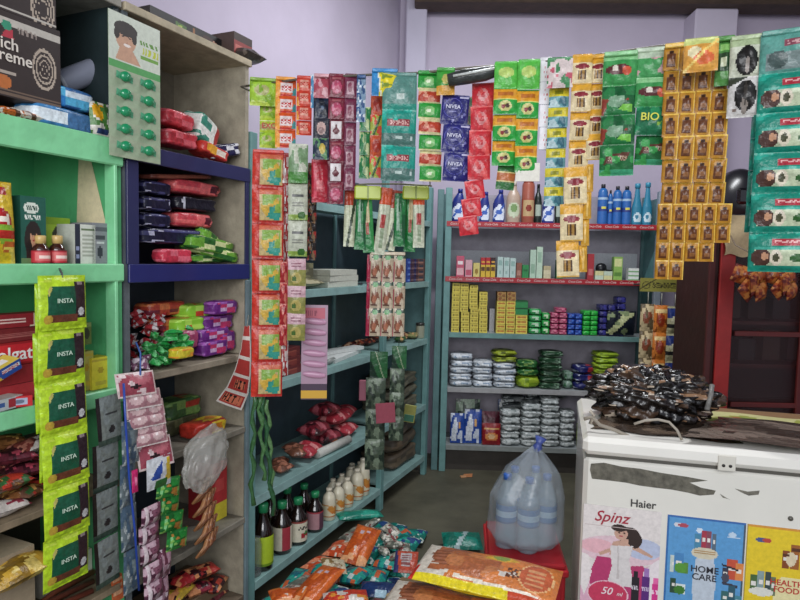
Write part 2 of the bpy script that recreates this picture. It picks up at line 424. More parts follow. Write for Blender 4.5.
# ================================================================== teal racks
TEAL, TEALD = '6f9a98', '5b7f80'
RZ = (1.75, 1.345, .955, .50, .14)
r = root('teal_steel_rack', 'long teal steel rack along the left wall, running back to the corner', 'rack', 'teal steel racks', L.o, LA)
for s0 in (.006, 1.235, 1.93):
    m = MB(); m.box(s0, s0 + .042, -.004, .03, 0, 1.98, TEAL, .003); part(r, 'post', m, PAINT)
for s0 in (.01, 1.235, 1.94):
    m = MB(); m.box(s0, s0 + .03, .335, .36, 0, 1.98, TEALD, .003); part(r, 'rear_post', m, PAINT)
for z in RZ:
    for a, b in ((.05, 1.233), (1.279, 1.928)):
        m = MB(); m.box(a, b, 0, .332, z - .004, z, '83a5a2'); m.box(a, b, -.003, .0, z - .036, z + .001, '8fb3b0', .001); part(r, 'shelf', m, PAINT)
for a, b in ((.045, 1.234), (1.27, 1.93)):
    m = MB(); m.box(a, b, .345, .358, .06, 1.97, '3f5158'); part(r, 'back_panel', m, PAINT)
m = MB(); m.box(1.976, 1.984, 0, .36, .05, 1.97, '64898a'); part(r, 'side_panel', m, PAINT)

b_ = root('teal_steel_rack', 'wide teal steel rack standing against the back wall with red shelf edges', 'rack', 'teal steel racks', B.o, B.a)
BZ = [B.z(py, B.s(550, 1.2, 0), 0) for py in (223.5, 279, 335, 390, 448)]
BX1 = B.s(660, 1.3, 0)
for s0 in (-.03, BX1 - .04):
    m = MB(); m.box(s0, s0 + .045, -.004, .035, 0, 1.99, TEAL if s0 < 0 else '8f9aa4', .003); part(b_, 'post', m, PAINT)
m = MB(); m.box(-.085, -.04, .02, .05, 0.0, 1.98, TEALD, .003); part(b_, 'post', m, PAINT)
for s0 in (-.03, BX1 - .03):
    m = MB(); m.box(s0, s0 + .03, .325, .35, 0, 1.98, TEALD, .003); part(b_, 'rear_post', m, PAINT)
m = MB(); m.box(0, BX1 - .01, .351, .36, .10, 1.98, 'a8a2ae'); part(b_, 'back_panel', m, PAINT)
m = MB(); m.box(BX1 - .012, BX1 - .002, .04, .32, .05, 1.95, '5f9090'); part(b_, 'side_panel', m, PAINT)
for i, z in enumerate(BZ):
    m = MB(); m.box(.016, BX1 - .042, 0, .322, z - .004, z, '9ba2a4'); m.box(.016, BX1 - .042, -.003, 0, z - .034, z + .001, ('7d9a98', '7d9a98', '6d9691', 'a5a5a6', '8d9391')[i], .001)
    part(b_, 'shelf', m, PAINT)
    if i < 2:
        m = MB(); w = BX1 + (.06 if i else .02); m.box(-.02, -.02 + w, -.008, -.004, z - .033, z + .003, 'a6252f', .001)
        o = part(b_, 'price_strip', m, GLOSS, label='red shelf strip with white script')
        k = .03
        while k < w - .08: letter(o, 'Coca-Cola', .0215, 'e4c4c0', k + .02, -.0090, z - .021, .3); k += .117
m = MB(); m.box(.02, BX1 - .05, .342, .3495, BZ[1] + .005, BZ[1] + .19, 'c9ccd2'); part(b_, 'paper_lining', m, PAPER, label='white paper lining')
m = MB(); m.box(.01, BX1 - .03, .05, .07, 0, BZ[4] - .05, '3d3833'); part(b_, 'kick_board', m, PAINT)

# ================================================================== helpers for stock
def dim(fr, x0, x1, z, d, ytop=None):
    s0, s1 = fr.s(x0, z, d), fr.s(x1, z, d); sc_ = (s0 + s1) / 2
    return sc_, abs(s1 - s0), (fr.z(ytop, sc_, d) - z) if ytop is not None else None
_n = [0]
BAYS = ((-1.53, -.637), (-.580, -.028), (.050, 1.233), (1.279, 1.928))
def put(fr, name, me, mt, s, d, z, label, cat, group=None, rot=0, tilt=0, yaw=None):
    _n[0] += 1
    if isinstance(me, MB): me = me.mesh(name)
    if fr in (L, B) and d > 0 and z < 2.2:
        co = np.empty(len(me.vertices) * 3); me.vertices.foreach_get('co', co); co = co.reshape(-1, 3)
        X = co[:, 0] * math.cos(rot) - co[:, 1] * math.sin(rot); Y = co[:, 0] * math.sin(rot) + co[:, 1] * math.cos(rot)
        x0, x1, y0, y1 = X.min() - .002, X.max() + .002, Y.min() - .002, Y.max() + .002
        bays = BAYS if fr is L else ((.018, BX1 - .043),)
        bay = min(bays, key=lambda b: max(b[0] - s, s - b[1], 0))
        if x1 - x0 < bay[1] - bay[0]: s = min(max(s, bay[0] - x0), bay[1] - x1)
        dm = (.356 if s < 0 else .332) if fr is L else .32
        if d + y1 > dm: d = dm - y1
        if fr is L and d + y0 < .002 and s < 0 and not tilt: d = .002 - y0
    return solo(name, me, mt, label, cat, group, fr.p(s, d, z + .0012), (0 if not tilt else tilt, 0, fr.a + rot))
def bottle(fr, s, d, z, h, r, label, body, cap, group=None, name='bottle', cat='bottle', lab=None, labfn=None, prof=None, capr=.4, caph=.1, sx=1.0, sy=1.0, mt=None, shear=None, rot=0, capmt=None, labz=(.12, .55), n=18):
    key = ('b', h, r, str(body), str(cap), id(labfn), id(prof), sx, sy)
    t = root(name, label, cat, group, fr.p(s, d, z + .0012), fr.a + rot)
    prof = prof or [(.0, 0), (.92, 0), (1, .03), (1, .55), (.97, .62), (.75, .72), (.42, .80), (.38, .90)]
    pr = [(a * r, b * h) for a, b in prof]
    if key not in _cache:
        m1 = MB().lathe(pr, n, body, sx, sy, shear=shear)
        z1 = pr[-1][1]; m2 = MB(); off = shear(z1) if shear else 0
        m2.lathe([(0, z1 - .002), (capr * r, z1 - .002), (capr * r, z1 + caph * h * .9), (capr * r * .85, z1 + caph * h), (0, z1 + caph * h)], 14, cap, org=(off, 0, 0))
        m3 = None
        if labfn is not None:
            m3 = MB(); k = 12; zz = np.linspace(labz[0] * h, labz[1] * h, k + 1); nn = 40
            a = np.linspace(-math.pi, math.pi, nn + 1) - math.pi / 2
            A, Z = np.meshgrid(a, zz); rr = np.interp(Z, [p[1] for p in pr[1:]], [p[0] for p in pr[1:]]) + .0012
            X = rr * np.cos(A) * sx; Y = rr * np.sin(A) * sy
            m3.grid(X, Y, Z, labfn)
            m3 = m3.mesh('label')
        _cache[key] = (m1.mesh('body'), m2.mesh('cap'), m3)
    a, b2, c2 = _cache[key]
    part(t, 'body', a, mt or GLOSS); part(t, 'cap', b2, capmt or GLOSS)
    if c2: part(t, 'label', c2, PAPER)
    return t
# ================================================================== back rack, top shelf: bottles
def slant(z): return max(0, z - .15) * .22
navyl = P('1d2a78', ('q', [(.30, .05), (.66, .02), (.70, .6), (.52, .95), (.34, .6)], 'dfe6f4'), ('e', .5, .45, .09, .14, '3a62b8'), ('d', .5, .5, .4, .03, '3a62b8'))
bprof = [(0, 0), (.9, 0), (1, .03), (1.0, .55), (.85, .70), (.5, .84), (.36, .90)]
def back_bottle(x0, x1, y0, kind, label, group=None):
    s, w, h = dim(B, x0, x1, BZ[0], .08, y0); r = w / 2
    kw = dict(group=group)
    if kind == 'navy': return bottle(B, s, .08, BZ[0], h, r, label, '20307f', '26348a', labfn=navyl, prof=bprof, sy=.6, shear=slant, labz=(.08, .6), **kw)
    if kind == 'clear': return bottle(B, s, .09, BZ[0], h, r, label, 'b7a08e', 'ded5cc', labfn=P('b7a08e', ('e', .5, .45, .15, .42, 'c8d2b4'), ('e', .5, .55, .08, .2, '7a9a60')), sy=.7, **kw)
    if kind == 'red': return bottle(B, s, .08, BZ[0], h, r, label, 'a45a48', 'b55040', labfn=P('a4513f', ('r', .36, .1, .64, .9, 'c4a578'), ('e', .5, .5, .07, .2, '8a3020')), prof=[(0, 0), (.9, 0), (1, .03), (1, .84), (.9, .9)], capr=.8, caph=.09, **kw)
    if kind == 'dark': return bottle(B, s, .1, BZ[0], h, r, label, '1f2a25', '151515', labfn=P('202b26', ('r', .38, .2, .62, .8, 'a9b7a8')), **kw)
    if kind == 'can': return bottle(B, s, .08, BZ[0], h, r, label, '2f69ab', '2a2a30', labfn=P('2c66b0', ('r', 0, .45, 1, .62, '2b3f86'), ('w', .40, .46, .60, .62, 'e5dc58'), ('r', .0, .85, 1, .95, 'a9c4dc')), prof=[(0, 0), (.92, 0), (1, .02), (1, .8), (.8, .86), (.5, .89)], capr=.45, caph=.1, labz=(.05, .72), **kw)
    if kind == 'trig': return bottle(B, s, .08, BZ[0], h, r, label, '2d7f9d', '3c90ad', labfn=P('2d7f9d', ('e', .5, .35, .14, .3, 'cfe2e8'), ('e', .47, .4, .05, .12, '2d7f9d')), prof=[(0, 0), (.9, 0), (1, .03), (1, .42), (.6, .62), (.42, .86)], capr=.55, caph=.1, sy=.7, labz=(.05, .42), **kw)
back_bottle(451.5, 464, 189, 'navy', 'navy squeeze bottle standing nearest the left post of the back rack')
back_bottle(466, 475, 192, 'clear', 'cloudy pale bottle half hidden behind the hanging red sachet strip')
back_bottle(479, 489, 192, 'navy', 'navy bottle just right of the hanging red sachet strip, mostly hidden')
back_bottle(492.5, 504, 190, 'navy', 'navy squeeze bottle between the red sachet strip and the clear pinkish bottle')
back_bottle(506, 520, 181, 'clear', 'pinkish clear bottle with oval label on the back rack top shelf')
back_bottle(521, 533.5, 179, 'red', 'tall brown red cylindrical bottle on the back rack top shelf')
back_bottle(534, 541.5, 184, 'dark', 'slim black bottle right of the brown red cylinder bottle')
back_bottle(541.8, 553.5, 191, 'navy', 'navy squeeze bottle right of the slim black bottle')
back_bottle(555, 561, 186, 'dark', 'dark bottle beside the gold sachet strip on the top shelf')
back_bottle(562, 570, 190, 'navy', 'blue bottle left edge peeping behind the gold sachet strip')
for i, (a, b, y) in enumerate(((597, 606.5, 184), (607, 611.5, 190), (612, 620.5, 186), (621, 630, 186))):
    back_bottle(a, b, y, 'can', ['blue spray can leftmost of the row of spray cans', 'slim blue spray can wedged between two wider cans', 'blue spray can third in the row, left of the last can', 'blue spray can nearest the teal trigger bottles'][i], 'blue spray cans')
back_bottle(631, 641, 182, 'trig', 'teal blue tapered bottle right of the blue spray cans', 'teal tapered bottles')
back_bottle(641.5, 651, 181, 'trig', 'teal blue tapered bottle at the right end of the top shelf', 'teal tapered bottles')
# ------------------------------------------------------------------ second shelf: small cartons
def back_box(x0, x1, y0, z, front, label, name='carton', cat='box', d=.07, dep=.05, side=None, top=None, group=None, rot=0, fr=B, n=12, mt=None):
    s, w, h = dim(fr, x0, x1, z, d - dep / 2, y0)
    return put(fr, name, carton(w * .97, dep, h, front, side, top, n), mt or PAPER, s, d, z, label, cat, group, rot)
z = BZ[1]
pk = P('c55a72', ('r', .1, .1, .9, .45, 'e2b0b4'), ('r', .2, .6, .8, .75, 'f0e0e0'))
back_box(456, 464, 256, z, pk, 'small pink carton at the left end of the white lined shelf', side='a84a60')
back_box(465, 472, 260, z, P('d9a6b0', ('r', .1, .1, .9, .4, 'c0566c')), 'pale pink carton beside the small pink carton', side='c08c98')
back_box(473, 479.5, 263, z, P('d8c778', ('e', .5, .4, .25, .2, '9b7a30')), 'tiny cream yellow carton between the pink and the red cartons', side='b8a860')
for i in range(3):
    back_box(480.5 + i * 5, 485 + i * 5, 265, z, P('d9b33a', ('r', .1, .5, .9, .8, '5a3a20')), 'yellow and black small carton, %s of three under the red ones' % ('left', 'middle', 'right')[i], side='b8922a', group='yellow black cartons')
for i in range(3):
    s, w, h = dim(B, 480.5 + i * 5, 485 + i * 5, z, .045, 265)
    put(B, 'carton', carton(w * .97, .05, .05, P(('b62a34', 'b62a34', '3a2428')[i], ('r', .1, .3, .9, .5, 'd8a040')), '902028', None, 8), PAPER, s, .07, z + h + .001, ('red small carton resting on the left yellow black carton', 'red small carton resting on the middle yellow black carton', 'dark small carton resting on the right yellow black carton')[i], 'box', 'small cartons on top of the yellow black ones')
for i in range(3):
    back_box(497 + i * 6.3, 502.8 + i * 6.3, 257 + i * .6, z, P('b9cfc9', ('r', .15, .6, .85, .8, '8fb0a8'), ('r', .3, .15, .7, .3, '9ab8b0')), 'pale mint carton, %s of three side by side' % ('left', 'middle', 'right')[i], side='a4bab4', group='pale mint cartons')
back_box(516, 521.5, 263, z, P('8a5a4a', ('r', .2, .2, .8, .5, 'b08070')), 'small brown carton right of the mint cartons', side='6e4438')
back_box(522, 528.5, 265, z, P('2f8a4c', ('r', .2, .5, .8, .7, '1f6a38')), 'green carton in front of the tall pale green cartons', side='257040')
back_box(529.5, 535.5, 250, z, P('b4cdb8', ('r', .2, .2, .8, .5, '90b098')), 'tall pale green carton, left one of the two tallest', side='9ab49e', group='tall pale green cartons', d=.09)
back_box(536, 542, 247, z, P('bcd3bd', ('r', .2, .5, .8, .8, '98b8a0')), 'tall pale green carton, right and taller one of the two', side='9ab49e', group='tall pale green cartons', d=.09)
for k, cc in enumerate(('cabf9c', 'd6ccaa', 'bcae88')):
    s, w, _ = dim(B, 543.5, 550.5, z, .045)
    put(B, 'carton', carton(w, .05, .029, cc, None, None, 1), PAPER, s, .07, z + .0295 * k, 'flat cream carton, %s in the stack of three' % ('lowest', 'middle', 'topmost')[k], 'box', 'flat cream cartons')
back_box(556, 563, 260, z, '2e7048', 'dark green carton left of the lower gold sachets', side='245a38')
back_box(587, 593.5, 254, z, P('a83038', ('r', .2, .2, .8, .4, 'c87070')), 'upright red carton right of the gold sachet strip', side='802028')
for k in range(2):
    for j in range(2):
        s, w, _ = dim(B, 595 + j * 8.8, 603.3 + j * 8.8, z, .045)
        put(B, 'carton', carton(w, .05, .03, ('c4d4be', 'd8d29a')[(k + j) % 2], None, None, 1), PAPER, s, .07, z + .0305 * k, 'flat pale carton, %s %s of the four under the black cap' % (('lower', 'upper')[k], ('left', 'right')[j]), 'box', 'flat pale cartons')
s, w, _ = dim(B, 595, 607, z, .06)
m = MB(); m.lathe([(0, 0), (.045, 0), (.05, .01), (.045, .035), (.028, .05), (0, .055)], 16, '16181c', sx=.8, sy=.6); m.lathe([(0, 0), (.03, 0), (.03, .008), (0, .01)], 12, '16181c', sx=1.2, sy=.7, org=(.04, 0, 0))
put(B, 'cap', m, GLOSS, s, .07, z + .062, 'small black cap lying on pale cartons on the white lined shelf', 'cap')
back_box(613, 622, 257, z, P('8fb85a', ('r', .1, .6, .9, .9, 'd8dc9a'), ('r', .1, .2, .9, .35, '5d8a3a')), 'green and yellow upright carton near the right end of the shelf', side='6f9a48')
for k in range(3):
    s, w, _ = dim(B, 628, 638.5, z, .045)
    put(B, 'carton', carton(w, .05, .028, P('dfe3dc', ('r', 0, 0, 1, .35, '7fae7a')), 'cfd3cc', None, 6), PAPER, s, .07, z + .0285 * k, 'flat white and green carton, %s in the stack at the shelf end' % ('lowest', 'middle', 'topmost')[k], 'box', 'flat white green cartons')
# ------------------------------------------------------------------ third shelf: yellow soap and laundry bars
z = BZ[2]
soap = P('e0cf5c', ('e', .3, .5, .13, .22, '8a7a30'), ('r', .52, .35, .85, .65, 'b09a38'), ('r', 0, .93, 1, 1, 'a89838'))
soap2 = P('e0cf5c', ('e', .3, .5, .16, .25, 'c07030'), ('r', .55, .35, .85, .65, 'c08038'), ('r', 0, .93, 1, 1, 'a89838'))
soap3 = P('b08a4c', ('e', .3, .5, .16, .3, '8a4a28'), ('n', '8a5a30', 5, 3, .6))
def column(x0, x1, y0, z0, hh, fn, side, word, group, d=.06, dep=.09, mt=PAPER, name='soap_carton', cat='soap', ext=None, jit=.0015):
    s, w, H = dim(B, x0, x1, z0, d - dep / 2, y0); n = max(1, round(H / hh)); hh = H / n
    me = carton(w * .96, dep, hh * .985, fn, side, None, 10)
    for k in range(n):
        f = me if not (ext and k >= n - ext[0]) else carton(w * .96, dep, hh * .985, ext[1], ext[2], None, 10)
        put(B, name, f, mt, s + random.uniform(-jit, jit), d + random.uniform(-.003, .003), z0 + hh * k, word % nth(k, n), cat, group)
    return z0 + H
hh = .034
column(451, 459, 283, z, hh, soap, 'c4b34c', 'yellow soap carton, %s in the first column beside the left post', 'yellow soap cartons')
za = column(460.5, 469, 312, z, hh, soap, 'c4b34c', 'yellow soap carton, %s in the lower block of the second column', 'yellow soap cartons')
column(459.8, 468.2, 283.5, za, hh, soap, 'c4b34c', 'yellow soap carton, %s in the upper block of the second column', 'yellow soap cartons')
za = column(469.6, 478, 309, z, hh, soap, 'c4b34c', 'yellow soap carton, %s in the lower block of the third column', 'yellow soap cartons')
column(469, 477.5, 285, za, hh, soap, 'c4b34c', 'yellow soap carton, %s in the upper block of the third column', 'yellow soap cartons')
za = column(478.6, 487, 311, z, hh, soap, 'c4b34c', 'yellow soap carton, %s in the lower block of the fourth column', 'yellow soap cartons')
column(478.8, 487.2, 292, za, hh, soap, 'c4b34c', 'yellow soap carton, %s in the upper block of the fourth column', 'yellow soap cartons')
back_box(489, 494, 309, z, 'a8a8ac', 'pale grey carton in the gap between the two yellow soap blocks', d=.12)
column(496, 505, 292, z, hh, soap2, 'c4b34c', 'yellow soap carton with orange print, %s in the left tall column', 'orange printed soap cartons', ext=(2, soap3, '7a5a30'))
column(505.4, 514.6, 292, z, hh, soap2, 'c4b34c', 'yellow soap carton with orange print, %s in the right tall column', 'orange printed soap cartons', ext=(2, soap3, '7a5a30'))
za = column(515, 527, 315, z, hh, soap2, 'c4b34c', 'wide yellow soap carton, %s under the green cartons', 'wide yellow soap cartons')
column(515, 528, 301, za, .045, P('2e8a4c', ('r', 0, .85, 1, 1, '1f5c34')), '226c3a', 'green soap carton, %s on the wide yellow ones', 'green soap cartons')
def packs(rows, x0, x1, y0, z0, cols, fn, word, group, mt=FOIL, d=.07, dep=.11, seed=1, name='soap_packet', cat='soap packet', last=None):
    s, w, H = dim(B, x0, x1, z0, d - dep / 2, y0); h = H / rows; cw = w / cols
    for k in range(rows):
        for j in range(cols):
            if last and k == rows - 1 and j not in last: continue
            me = brick(cw * .97, dep, h * .96, fn, seed + (k + j) % 3)
            put(B, name, me, mt, s + (j - (cols - 1) / 2) * cw, d, z0 + h * (k + .5), word % (nth(k, rows), ('leftmost', 'middle', 'rightmost')[0 if j == 0 else (2 if j == cols - 1 else 1)] if cols < 4 and cols != 1 else ('in the row',)[0]), cat, group)
greenp = P('2fae4e', ('e', .5, .5, .3, .25, 'd0e8c0'), ('n', '1c7a38', 5, 2, .62)); magp = P('a83660', ('n', 'd07a90', 6, 4, .65), ('r', .2, .4, .8, .6, 'c86080'))
bluep = P('2544a0', ('n', '4a74c8', 6, 5, .66)); limep = P('35c04a', ('n', '239038', 6, 6, .6)); indp = P('24245e', ('n', '3c3c88', 6, 7, .62))
packs(4, 528.5, 541, 309, z, 1, P('3fb060', ('e', .5, .5, .3, .3, 'c8e8c8'), ('n', '2a8a48', 5, 2, .55)), 'green and white wrapped soap, %s, %s of the first green stack', 'green white wrapped soaps')
packs(3, 541.5, 549.5, 313, z, 1, greenp, 'bright green wrapped soap, %s, %s beside the magenta stack', 'bright green wrapped soaps')
packs(4, 550, 567, 313, z, 2, magp, 'magenta wrapped soap, %s row, %s side', 'magenta wrapped soaps')
s, w, h = dim(B, 555, 566, z, .02, 313); put(B, 'soap_packet', brick(w, .11, .035, magp), FOIL, s, .07, z + h + .0175, 'magenta wrapped soap lying on top of the magenta stack', 'soap packet', 'magenta wrapped soaps')
packs(4, 567.5, 582, 314, z, 2, bluep, 'royal blue wrapped soap, %s row, %s side', 'blue wrapped soaps')
packs(5, 582.5, 597.5, 311, z, 2, limep, 'vivid green wrapped soap, %s row, %s side, right of the blue stack', 'vivid green wrapped soaps')
packs(5, 598.5, 615, 305, z, 2, indp, 'dark indigo wrapped soap, %s row, %s side', 'indigo wrapped soaps')
packs(6, 615.5, 625, 297, z, 1, indp, 'dark indigo wrapped soap, %s of the %s tall stack', 'tall indigo stack')
# tilted dark packet with pale lemon print
s, w, h = dim(B, 606, 634, z, .0, 303)
put(B, 'snack_packet', pillow(w, .17, .05, P('1c2430', ('q', [(.0, .1), (.2, .0), (.7, .7), (.95, .8), (.9, .98), (.5, .85)], 'c9cf9a'), ('n', '8a9a70', 6, 3, .72)), 16, 16, 4), FOIL, s, -.005, z + .095, 'dark packet with a pale yellow slash leaning at the right end of the soap shelf', 'packet', None, 0, .15)
# ------------------------------------------------------------------ fourth shelf: detergent pouches
z = BZ[3]
whitep = P('c9d2dc', ('e', .5, .5, .35, .2, '8fa4bc'), ('n', 'e2e8ee', 6, 3, .45)); 
def pstack(x0, x1, y0, rows, fn, word, group, zz=None, d=.1, dep=.17, seed=1, name='detergent_pouch', cat='pouch', mt=FOIL, fat=.96):
    zz = z if zz is None else zz
    s, w, H = dim(B, x0, x1, zz, d - dep / 2, y0); h = H / rows
    for k in range(rows):
        put(B, name, brick(w * .98, dep, h * fat, fn, seed + k % 4, .5, .12), mt, s + random.uniform(-.004, .004), d + random.uniform(-.005, .005), zz + h * (k + .5), word % nth(k, rows), cat, group, random.uniform(-.05, .05))
    return zz + H
pstack(450, 472.5, 354, 5, whitep, 'white and blue detergent pouch, %s in the left stack by the post', 'white detergent pouches')
pstack(473, 493, 361, 4, whitep, 'white and blue detergent pouch, %s in the middle stack', 'white detergent pouches', seed=4)
pstack(493.5, 516, 363, 4, whitep, 'white and blue detergent pouch, %s in the right stack under the lime pouch', 'white detergent pouches', seed=6)
_, _, h0 = dim(B, 493, 516, z, .015, 363)
pstack(493, 517, 351, 2, P('a8b83a', ('n', '5c6a24', 5, 3, .62), ('r', 0, .0, 1, .2, '6a6a30')), 'lime and olive pouch, %s on the right white stack', 'lime olive pouches', zz=z + h0, seed=2)
pstack(517, 539, 377, 1, P('a6c23a', ('n', '7a9a28', 5, 3, .6)), '%s lime pouch at the foot of the green stack', 'lime base pouch', seed=3)
_, _, h0 = dim(B, 517, 539, z, .015, 377)
pstack(517, 539, 361, 2, P('2c6a34', ('n', '8ab060', 6, 4, .68)), 'green pouch, %s above the lime base pouch', 'green pouches', zz=z + h0, seed=5)
pstack(540, 562.5, 352, 6, P('21452c', ('n', '8aa890', 7, 6, .68), ('r', .2, .0, .8, .2, '9ab89a')), 'dark green printed pouch, %s in the tall dark stack', 'dark green pouches', seed=7)
pstack(563.5, 573, 372, 2, P('86a090', ('n', '3a6a48', 6, 6, .55)), 'small mint and green pouch, %s right of the dark green stack', 'mint green pouches', dep=.12)
pstack(574, 593, 366, 3, P('262a66', ('r', .6, .2, 1, .8, 'b03a44'), ('n', 'c0c8d8', 6, 8, .74)), 'navy and red pouch, %s left of the lime stack', 'navy red pouches')
pstack(594.5, 618, 353, 7, P('a3c23a', ('n', '6e8c2a', 5, 9, .66)), 'lime green pouch, %s in the tall stack tied with a red band', 'lime pouches', seed=3)
pstack(618.5, 632, 372, 3, P('24305e', ('n', '4a5a8a', 6, 8, .6)), 'dark blue pouch, %s at the right end of the pouch shelf', 'dark blue pouches')
s, w, h = dim(B, 593.5, 619, z, .01, 374)
m = MB(); m.box(-w / 2 - .003, w / 2 + .003, -.004, .19, 0, .011, 'c03a2a', .002); put(B, 'red_band', m, GLOSS, s, .008, z + .095, 'red band tied around the lime green pouch stack', 'band')
# ------------------------------------------------------------------ bottom shelf
z = BZ[4]
bl = P('274a9c', ('q', [(.1, .1), (.4, .05), (.5, .5), (.3, .9), (.1, .5)], 'd6dce6'), ('n', 'cfd8e8', 5, 3, .66), ('e', .65, .6, .1, .12, 'd0a060'))
def stand(x0, x1, y0, fn, label, t=.04, d=.05, seed=1, name='detergent_packet', rot=0, cat='packet', group=None, tilt=-.12):
    s, w, h = dim(B, x0, x1, z, d, y0)
    put(B, name, pillow(w, h * 1.0, t, fn, 14, 14, seed), FOIL, s, d, z + h / 2 + .003, label, cat, group, rot, tilt)
stand(450, 464, 414, bl, 'blue and white detergent packet leaning at the left end of the bottom shelf', seed=2)
stand(464, 481, 410, bl, 'blue and white detergent packet beside the maroon packet', seed=5, d=.06)
stand(455, 479, 400, P('2c4034', ('n', '8aa088', 6, 3, .62)), 'dark green packet standing behind the blue detergent packets', seed=6, d=.13)
stand(478, 499, 412, P('5c2030', ('n', '7a3448', 6, 3, .6)), 'maroon packet standing behind the small red packet', seed=7, d=.13)
stand(482, 500, 424, P('8e1f26', ('e', .5, .38, .36, .2, 'd88a50'), ('r', .1, .7, .9, .78, 'd0a060'), ('e', .5, .4, .2, .1, 'e8c090')), 'small red packet with an orange food picture on the bottom shelf', seed=8, d=.03)
gw = P('bcc3c2', ('n', '8a9494', 6, 3, .64), ('n', 'dde2e2', 8, 5, .6))
def grow(x0, x1, y0, n, word, seed, dd=.09, fn=gw): return pstack(x0, x1, y0, n, fn, word, 'grey white salt pouches', zz=z, seed=seed, d=dd, dep=.15, name='salt_pouch', fat=.96)
grow(500.5, 520, 410, 5, 'grey white pouch, %s in the stack next to the small red packet', 1)
grow(521, 540.5, 404, 6, 'grey white pouch, %s in the second stack right of the red packet', 3)
grow(541, 559.5, 398, 7, 'grey white pouch, %s in the third stack right of the red packet', 5)
grow(560, 575, 412, 6, 'grey white pouch, %s in the last stack before the freezer', 8)
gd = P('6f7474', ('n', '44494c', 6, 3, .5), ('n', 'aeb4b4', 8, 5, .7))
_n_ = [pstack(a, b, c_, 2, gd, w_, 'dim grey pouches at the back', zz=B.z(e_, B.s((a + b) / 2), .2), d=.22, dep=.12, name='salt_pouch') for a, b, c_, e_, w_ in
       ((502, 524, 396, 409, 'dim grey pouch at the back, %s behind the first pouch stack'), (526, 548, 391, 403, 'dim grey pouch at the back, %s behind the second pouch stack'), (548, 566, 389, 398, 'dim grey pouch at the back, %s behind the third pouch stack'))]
stand(497, 508, 400, P('b0b4b4', ('e', .5, .5, .25, .2, 'd8c060'), ('n', '30406a', 5, 3, .66)), 'white packet with yellow spot behind the grey white pouches', d=.19, seed=3)
stand(576, 598, 424, P('7d9440', ('n', '4a5a28', 5, 3, .55)), 'olive green packet at the right end of the bottom shelf by the freezer', d=.07, seed=4)

# ================================================================== strip of chips packets under a small sign
Y0 = 3.9
p0 = at(660, 285, Y0)
t = root('shelf_sign', 'olive yellow sign with dark script at the right end of the back rack', 'sign', None, p0, 0)
fn = P('8f8a3e', ('w', .30, .3, .9, .72, '3a3418'), ('d', .15, .5, .5, .03, '3a3418'), ('o', .15, .5, .1, .3, '4a4420', .6))
U = np.linspace(0, 1, 60); UU, VV = np.meshgrid(U, U[::4]); m = MB(); m.grid((UU - .5) * .25, 0 * UU - .004, (VV - .5) * .085, fn, False); m.box(-.125, .125, -.0035, .006, -.0425, .0425, '8f8a3e')
part(t, 'board', m, PAPER)
m = MB(); m.tube([(0, .006, 0), (-.02, .12, .0), (-.04, .33, -.01)], .006, 6, '6a6a6a'); part(t, 'bracket', m, PAINT)
chips = [P('c8b48c', ('e', .5, .5, .35, .25, '8a4a30'), ('n', '6a5a40', 5, 3, .62)), P('cf7a34', ('e', .5, .45, .3, .25, '9a3a20'), ('r', .1, .75, .9, .85, 'e8c888'), ('n', '8a4a20', 5, 6, .7)),
         P('b4b08a', ('r', 0, .6, 1, .9, '2a3a7a'), ('r', 0, .2, 1, .35, '2c2c2c'), ('e', .5, .5, .25, .15, 'd8d4b0'))]
for j in range(3):
    w = .085; H = .17
    t = root('chips_strip', ('pale brown', 'orange', 'cream and blue')[j] + ' strip of chips packets hanging ' + ('nearest the back rack', 'in the middle of three', 'nearest the dark red showcase')[j], 'chips packets', 'chips strips', at(648 + j * 13.5, 304 + j * 1.2, 3.86 - .02 * j), R(-6))
    for k in range(3):
        part(t, 'chips_packet', pillow(w, H, .04, chips[j], 12, 14, j * 3 + k), FOIL, (0, 0, -H * (k + .5)), (0, 0, .1 * (k - 1)))
    m = MB(); m.tube([(0, 0, -.005), (.0, .003, .075)], .0025, 5, 'a8a89a'); part(t, 'hanging_string', m, PAPER)
t = root('chips_strip', 'dim red and yellow chips packets hanging furthest right by the red showcase', 'chips packets', 'chips strips', at(681, 306, 3.95), R(-6))
for k in range(2): part(t, 'chips_packet', pillow(.07, .17, .04, P('8a3426', ('e', .5, .5, .35, .25, 'b8a040'), ('n', '3a6a30', 5, 6, .62)), 12, 14, k), FOIL, (0, 0, -.17 * (k + .5)))
m = MB(); m.tube([(0, 0, -.005), (-.02, -.03, .08)], .0025, 5, 'a8a89a'); part(t, 'hanging_string', m, PAPER)
# ================================================================== green cabinet stock
def lbox(x0, x1, y0, z, front, label, name='carton', cat='box', d=.08, dep=.08, side=None, top=None, group=None, rot=0, n=20, mt=None, left=None, yb=None, wk=.97):
    if yb is not None:
        s = L.s((x0 + x1) / 2, z, d - dep / 2); z = L.z(yb, s, d - dep / 2)
    s, w, h = dim(L, x0, x1, z, d - dep / 2, y0)
    return put(L, name, carton(w * wk, dep, h, front, side, top, n, left=left), mt or PAPER, s, d, z, label, cat, group, rot)
def spiral(cx, cy, r, col): return [('o', cx, cy, r * a, r * a * 1.35, col, .72) for a in (1, .72, .46, .2)]
rich = P('2c1f1d', ('r', .06, .27, .3, .30, 'a89c90'), *spiral(.74, .45, .19, 'b0a090'),
         ('r', .0, .84, 1, .93, 'b9b2a8'), ('q', [(.1, .70), (.28, .70), (.24, .88)], 'b03040'), ('e', .18, .84, .07, .06, '2f8a6a'), ('w', .34, .78, .62, .86, '8d8078'), ('h', .0, .02, 1, .12, '6a5648', 2), ('e', .12, .17, .12, .08, 'b5662e'))
rs_ = '2a1c1a'
